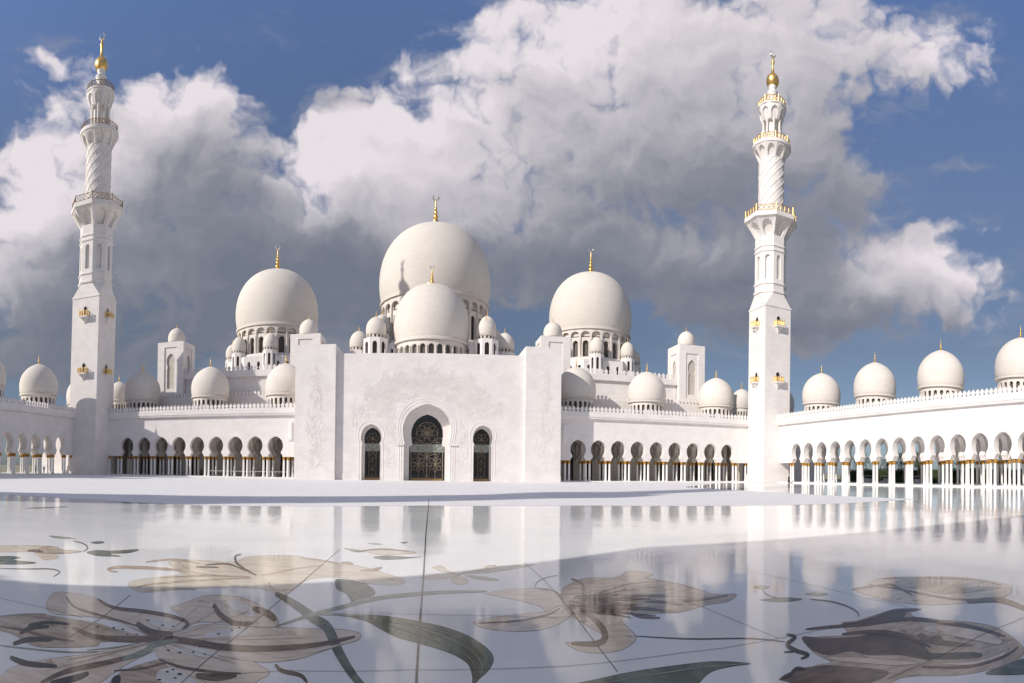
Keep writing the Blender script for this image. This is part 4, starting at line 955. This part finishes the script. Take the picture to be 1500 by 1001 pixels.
for q, mm in (([(-40, 300), (80, 298), (200, 300), (260, 310), (130, 325), (-40, 325)], CREAM), ([(-40, 350), (40, 345), (90, 352), (60, 362), (160, 375), (60, 382), (-40, 376)], GREEN), ([(380, 330), (420, 320), (500, 322), (608, 316), (570, 330), (480, 336), (530, 346), (430, 344)], GREEN), ([(150, 330), (200, 328), (260, 350), (200, 362), (170, 345)], CREAM), ([(200, 300), (280, 318), (360, 325), (260, 335), (160, 328)], GREYB), ([(215, 255), (300, 262), (340, 268), (250, 268)], SAGE), ([(398, 284), (440, 280), (458, 286), (420, 291)], GREEN)): F.shape(A_(q), mm, k=4)
F.strokes([(A_([(320, 278), (370, 292), (385, 312), (365, 325)]), 1.4), (A_([(0, 400), (120, 402), (220, 402), (262, 415), (235, 436)]), 1.2), (A_([(120, 322), (160, 322), (190, 326)]), 3), (A_([(120, 135), (200, 132), (300, 128)]), 1.2)], BROWN)
F = Inlay('slim green leaves and curled tendril near the right minaret\'s reflection', (1170, 870))
for q, mm in (([(335, 538), (400, 530), (460, 528), (526, 534), (480, 544), (400, 546)], GREEN), ([(310, 482), (350, 472), (385, 482), (350, 492)], SAGE), ([(535, 512), (580, 505), (640, 512), (590, 522)], SAGE)): F.shape(C_(q), mm, k=4)
F.strokes([(C_([(350, 490), (370, 515), (420, 530)]), 1), (C_([(560, 535), (650, 545), (720, 565), (765, 590), (775, 612)]), 1.8), (C_([(0, 545), (100, 535), (200, 518)]), 2.5)], BROWN)
# right-hand flowers
F = Inlay('flat brown bloom with comb-like reflections at the right edge of the floor', (1370, 865))
F.shape(C_([(745, 490), (800, 476), (820, 460), (880, 442), (1050, 435), (1250, 440), (1400, 462), (1447, 493), (1400, 530), (1250, 550), (1100, 560), (950, 550), (860, 532), (780, 506)]), TAN)
F.shape(C_([(940, 450), (1100, 445), (1300, 452), (1400, 480), (1300, 500), (1150, 510), (1030, 490), (960, 480)]), GREYB)
F.strokes([(C_(p), w) for p, w in [([(750, 490), (900, 470), (950, 485), (1010, 518)], 2.5), ([(820, 470), (950, 490), (1200, 535), (1380, 530)], 2), ([(1250, 548), (1400, 540), (1560, 600)], 6), ([(880, 445), (1050, 440), (1250, 445), (1400, 470)], 1.5)]], BROWN)
F = Inlay('large dark maroon and brown bloom at the lower right corner of the floor', (1320, 950))
F.shape(C_([(420, 888), (520, 850), (600, 822), (650, 812), (580, 772), (535, 715), (600, 700), (720, 690), (700, 640), (760, 630), (860, 600), (940, 578), (1050, 578), (1000, 596), (1050, 620), (1200, 630), (1350, 650), (1430, 690), (1490, 738), (1500, 775), (1450, 812), (1330, 850), (1200, 870), (1050, 872), (960, 882), (920, 910), (900, 980), (400, 990), (470, 905)]), GREYB, k=4)
F.shape(C_([(525, 700), (620, 705), (740, 700), (900, 678), (1000, 698), (1065, 742), (1092, 803), (960, 782), (820, 782), (740, 765), (640, 782), (560, 752)]), MAROON, k=4)
F.shape(C_([(700, 640), (770, 632), (860, 602), (940, 578), (1052, 579), (990, 592), (960, 620), (850, 640), (760, 650)]), MAROON, k=4)
F.shape(C_([(425, 886), (500, 845), (620, 825), (740, 832), (900, 850), (860, 890), (640, 960), (430, 980), (480, 910)]), BROWN, k=4)
for q in ([(1080, 650), (1200, 655), (1330, 680), (1400, 715), (1380, 735), (1280, 715), (1150, 690), (1060, 672)], [(640, 790), (760, 790), (900, 800), (1040, 815), (940, 826), (780, 815), (680, 806)], [(1120, 815), (1280, 808), (1400, 770), (1440, 750), (1380, 800), (1240, 825)]):
    F.shape(C_(q), TAN, 'petal_patch', k=4)
F.shape(C_([(1000, 750), (1100, 772), (1230, 768), (1310, 772), (1300, 792), (1180, 800), (1060, 790)]), INK, k=4)
F.shape(C_([(1030, 700), (1050, 685), (1080, 700), (1130, 695), (1150, 715), (1200, 722), (1280, 740), (1180, 742), (1080, 730)]), BROWN, k=4)
F.strokes([(C_(p), w) for p, w in [([(540, 668), (640, 658), (800, 645), (1000, 622), (1200, 645), (1320, 668), (1420, 700)], 4.5), ([(1050, 832), (1250, 832), (1400, 792), (1475, 745)], 3), ([(700, 690), (800, 680), (900, 682), (1000, 705), (1090, 745)], 5)]], MAROON)
F.strokes([(C_([(455, 690), (495, 702), (460, 735), (500, 762), (552, 780), (520, 798)]), 4.5), (C_([(445, 768), (500, 765)]), 2), (C_([(430, 886), (470, 870), (500, 840), (540, 842)]), 3.5)], INK, 'curl', .0044)
F = Inlay('dark green leaf at the right edge of the floor beside the maroon bloom', (1470, 980), 'floor inlay')
F.shape(C_([(1330, 862), (1400, 830), (1500, 795), (1600, 780), (1640, 850), (1500, 865), (1400, 868)]), GREEN, 'leaf', .0034)

# ------------------------------------------------------------------ people, small figures under the arcades
def person_mesh(top, legm, robe=False):
    J = {'pel': (0, 0, .95), 'wa': (0, 0, 1.12), 'ch': (0, .01, 1.36), 'nk': (0, 0, 1.50), 'hd': (0, -.01, 1.62), 'ht': (0, -.01, 1.72)}
    E_ = [('pel', 'wa'), ('wa', 'ch'), ('ch', 'nk'), ('nk', 'hd'), ('hd', 'ht')]; Rr = {'pel': .15, 'wa': .13, 'ch': .16, 'nk': .055, 'hd': .095, 'ht': .06}
    for s_, k in ((-1, 'l'), (1, 'r')):
        J.update({k + 'hip': (s_ * .09, 0, .88), k + 'kn': (s_ * .11, -.03 * s_, .50), k + 'an': (s_ * .12, .08 * s_, .08), k + 'to': (s_ * .13, .08 * s_ - .14, .03),
                  k + 'sh': (s_ * .19, 0, 1.40), k + 'el': (s_ * .25, .02, 1.13), k + 'wr': (s_ * .23, -.08, .90), k + 'ha': (s_ * .22, -.10, .80)})
        Rr.update({k + 'hip': .095, k + 'kn': .065, k + 'an': .045, k + 'to': .035, k + 'sh': .065, k + 'el': .045, k + 'wr': .032, k + 'ha': .035})
        E_ += [('pel', k + 'hip'), (k + 'hip', k + 'kn'), (k + 'kn', k + 'an'), (k + 'an', k + 'to'), ('ch', k + 'sh'), (k + 'sh', k + 'el'), (k + 'el', k + 'wr'), (k + 'wr', k + 'ha')]
    names = list(J); me = bpy.data.meshes.new('person'); me.from_pydata([J[n] for n in names], [(names.index(a), names.index(b)) for a, b in E_], [])
    o = bpy.data.objects.new('tmp', me); COL.objects.link(o)
    md = o.modifiers.new('s', 'SKIN'); 
    for i, n in enumerate(names): me.skin_vertices[0].data[i].radius = (Rr[n], Rr[n] * (.75 if n in ('pel', 'wa', 'ch') else 1)); me.skin_vertices[0].data[i].use_root = (n == 'pel')
    o.modifiers.new('u', 'SUBSURF').levels = 1
    dg = bpy.context.evaluated_depsgraph_get(); m2 = bpy.data.meshes.new_from_object(o.evaluated_get(dg)); bpy.data.objects.remove(o)
    m2.materials.clear()
    for q in (top, legm, SKIN): m2.materials.append(q)
    for p in m2.polygons:
        z = p.center.z; p.use_smooth = True
        p.material_index = 2 if (z > 1.5 or (z < .92 and abs(p.center.x) > .17 and z > .7)) else (0 if z > .95 else 1)
    return m2
PB = person_mesh(CLOTHK, CLOTHK); PW = person_mesh(CLOTHW, CLOTHK); PC = person_mesh(CLOTHB, CLOTHK)
hair = MB(); hair.lathe(0, 0, [(.085, 1.58), (.105, 1.64), (.10, 1.71), (.06, 1.76), (.01, 1.775)], 12)
robe = MB(); robe.lathe(0, 0, [(.30, .06), (.27, .5), (.20, .95), (.21, 1.2), (.24, 1.38), (.10, 1.50)], 14)
HAIR_ME = hair.mesh('hair', CLOTHK); ROBE_ME = robe.mesh('robe', CLOTHK)
for me_, x, y, z, rz, lab, rb in (
        (PB, 75.55, 104.0, 0, 1.2, 'person in a long black robe beside the foot of the right minaret', True),
        (PB, -81.2, 98.6, ZB, 1.9, 'person in black clothes among the white columns at the far left', False),
        (PC, -81.0, 101.4, ZB, 1.4, 'person in a pale blue shirt beside the left arcade\'s columns', False),
        (PW, -49.4, 119.6, ZB, .4, 'person in a white shirt under the arcade left of the entrance', False),
        (PB, -50.3, 119.4, ZB, -.3, 'person in black standing by a white-shirted companion in the arcade', True),
        (PW, -28.1, 118.6, ZB, .2, 'person in a white shirt beside the entrance block\'s left corner', False)):
    p = link('person', me_, None, (x, y, z)); p.rotation_euler = (0, 0, rz); tag(p, lab, 'person', 'people under the arcades')
    link('hair', HAIR_ME, p, (0, 0, 0))
    if rb: link('robe', ROBE_ME, p, (0, 0, 0))
# barrier rails between the columns of the left back arcade
BR = empty('barrier_rail', (-40, 117.6, ZB), 'thin white barrier rail strung between columns left of the entrance block', 'barrier')
r_ = MB()
for zz in (1.15,): r_.tube([(-48, 117.56, ZB + zz), (-30, 117.56, ZB + zz)], .06, 6)
r_.build('rail', STEEL, BR)
for x in (-46.2, -41.5, -37, -32.5): q = MB(); q.lathe(x, 117.56, [(.14, ZB + .001), (.14, ZB + .05), (.035, ZB + .08), (.035, ZB + 1.18)], 8); q.build('post', STEEL, BR)

# ------------------------------------------------------------------ garden beyond the right arcade
def palm(x, y, h, seed, label):
    rnd = random.Random(seed); root = empty('palm_tree', (x, y, -.3), label, 'palm tree', 'palms beyond the right arcade')
    t = MB(); pts = [(x + .25 * sin(i * .5 + seed), y + .2 * cos(i * .4), -.3 + h * i / 12) for i in range(13)]
    t.tube(pts, [.42 - .014 * i + .03 * (i % 2) for i in range(13)], 9); t.build('trunk', BARK, root)
    c = MB(); cx, cy, cz = pts[-1]
    for k in range(46):
        a = rnd.uniform(0, 2 * pi); e = rnd.uniform(-.7, 1.35); L = rnd.uniform(2.6, 3.8)
        spine = []
        for i in range(8):
            s_ = i / 7; ee = e - s_ * s_ * 1.5
            spine.append(Vector((cx, cy, cz)) if i == 0 else spine[-1] + Vector((cos(a) * cos(ee), sin(a) * cos(ee), sin(ee))) * L / 7)
        c.tube(spine, .035, 3); sd_ = Vector((-sin(a), cos(a), 0))
        for i in range(1, 8):
            for w_ in (0, .5):
                p = spine[i - 1].lerp(spine[i], w_); tt = (spine[i] - spine[i - 1]).normalized()
                for s_ in (-1, 1):
                    q = p + (sd_ * s_ * .75 + tt * .55 + Vector((0, 0, -.25 + rnd.uniform(-.1, .1)))) * (.95 - .07 * i)
                    c.add([p - tt * .05, p + tt * .07, q], [(0, 1, 2)])
    c.build('crown', FROND, root, recalc=False)
for i, (x, y, h, lab) in enumerate([(104, 111, 6.0, 'date palm behind the third arch of the right arcade'), (108, 99, 6.2, 'date palm behind the fifth arch of the right arcade'), (106, 92.5, 6.6, 'dense date palm behind the seventh arch of the right arcade'),
        (110, 86.5, 5.4, 'low date palm under open sky, seen through the eighth arch'), (107, 78.5, 6.4, 'dark date palm half hidden by columns at the ninth arch'), (109, 71, 6.0, 'date palm behind the tenth arch of the right arcade'), (104, 40.5, 5.3, 'date palm beside the last column at the right edge'), (108, 104, 5.6, 'date palm behind the fourth arch of the right arcade')]):
    palm(x, y, h, i + 3, lab)
def hedge(x0, x1, y0, y1, z, lab, seed):
    rnd = random.Random(seed); m_ = MB()
    m_.box(x0 + .5, x1 - .5, y0 + .3, y1 - .3, -.3, z - .35)
    n = int((y1 - y0) * (z + 4) * 16)
    for _ in range(n):
        x = rnd.uniform(x0, x1) if rnd.random() < .4 else x0 + rnd.uniform(0, .6); y = rnd.uniform(y0, y1); zz = rnd.uniform(-.2, z) if x < x0 + .6 else z - rnd.uniform(0, .5)
        d = Vector((rnd.uniform(-1, 1), rnd.uniform(-1, 1), rnd.uniform(-1, 1))) * .34; e_ = Vector((rnd.uniform(-1, 1), rnd.uniform(-1, 1), rnd.uniform(-1, 1))) * .34
        p = Vector((x, y, zz + .25 * sin(y * .8))); m_.add([p, p + d, p + e_], [(0, 1, 2)])
    o = m_.build('hedge', HEDGE, None, recalc=False); tag(o, lab, 'hedge')
hedge(112, 115, 20, 128, 3.4, 'tall dark hedge running behind the palms beyond the right arcade', 1)
hedge(98.5, 100.2, 24, 100, 1.1, 'low clipped hedge just outside the right arcade', 2)
lw = MB(); lw.box(96, 400, 0, 200, -.296, -.25); struct('lawn', lw, HEDGE)
tg = empty('white_canopy', (103, 46.5, -.3), 'white pitched canopy above the hedge at the right edge', 'canopy')
c = MB(); c.add([(101, 43.2, 2.1), (105, 43.2, 2.1), (105, 46.6, 2.1), (101, 46.6, 2.1), (103, 44.4, 3.2), (101, 43.2, 1.95), (105, 43.2, 1.95), (105, 46.6, 1.95), (101, 46.6, 1.95)], [(0, 1, 4), (1, 2, 4), (2, 3, 4), (3, 0, 4), (0, 5, 6, 1), (1, 6, 7, 2), (2, 7, 8, 3), (3, 8, 5, 0)]); c.build('roof', CANVAS, tg)
for x, y in ((101.1, 43.3), (104.9, 43.3), (104.9, 46.5), (101.1, 46.5)): q = MB(); q.lathe(x, y, [(.06, -.3), (.06, 2.0)], 6); q.build('pole', STEEL, tg)
def cart(x, y, lab):
    r0 = empty('shuttle_cart', (x, y, -.3), lab, 'cart', 'white shuttle carts beyond the arcade')
    b = MB(); b.box(x - .65, x + .65, y - 1.5, y + 1.5, .15, .55); b.box(x - .6, x + .6, y - 1.45, y - .8, .55, .95); b.box(x - .55, x + .55, y + .3, y + .5, .55, 1.1); b.build('body', CANVAS, r0)
    b = MB(); b.box(x - .7, x + .7, y - 1.5, y + 1.3, 1.62, 1.70); b.build('roof', CANVAS, r0)
    for u in (-.6, .6):
        for v_ in (-1.2, 1.1): b = MB(); b.tube([(x + u, y + v_, .5), (x + u, y + v_, 1.65)], .03, 5); b.build('roof_post', STEEL, r0)
    for u in (-.66, .66):
        for v_ in (-1.0, 1.0):
            q = MB(); q.tube([(x + u - .09, y + v_, 0), (x + u + .09, y + v_, 0)], .27, 12); q.build('wheel', CLOTHK, r0)
cart(97, 101.5, 'white shuttle cart seen through the fifth arch of the right arcade')
cart(97, 86, 'white shuttle cart seen low through the eighth arch of the right arcade')
cart(96.9, 94.5, 'white shuttle cart seen low through the seventh arch of the right arcade')
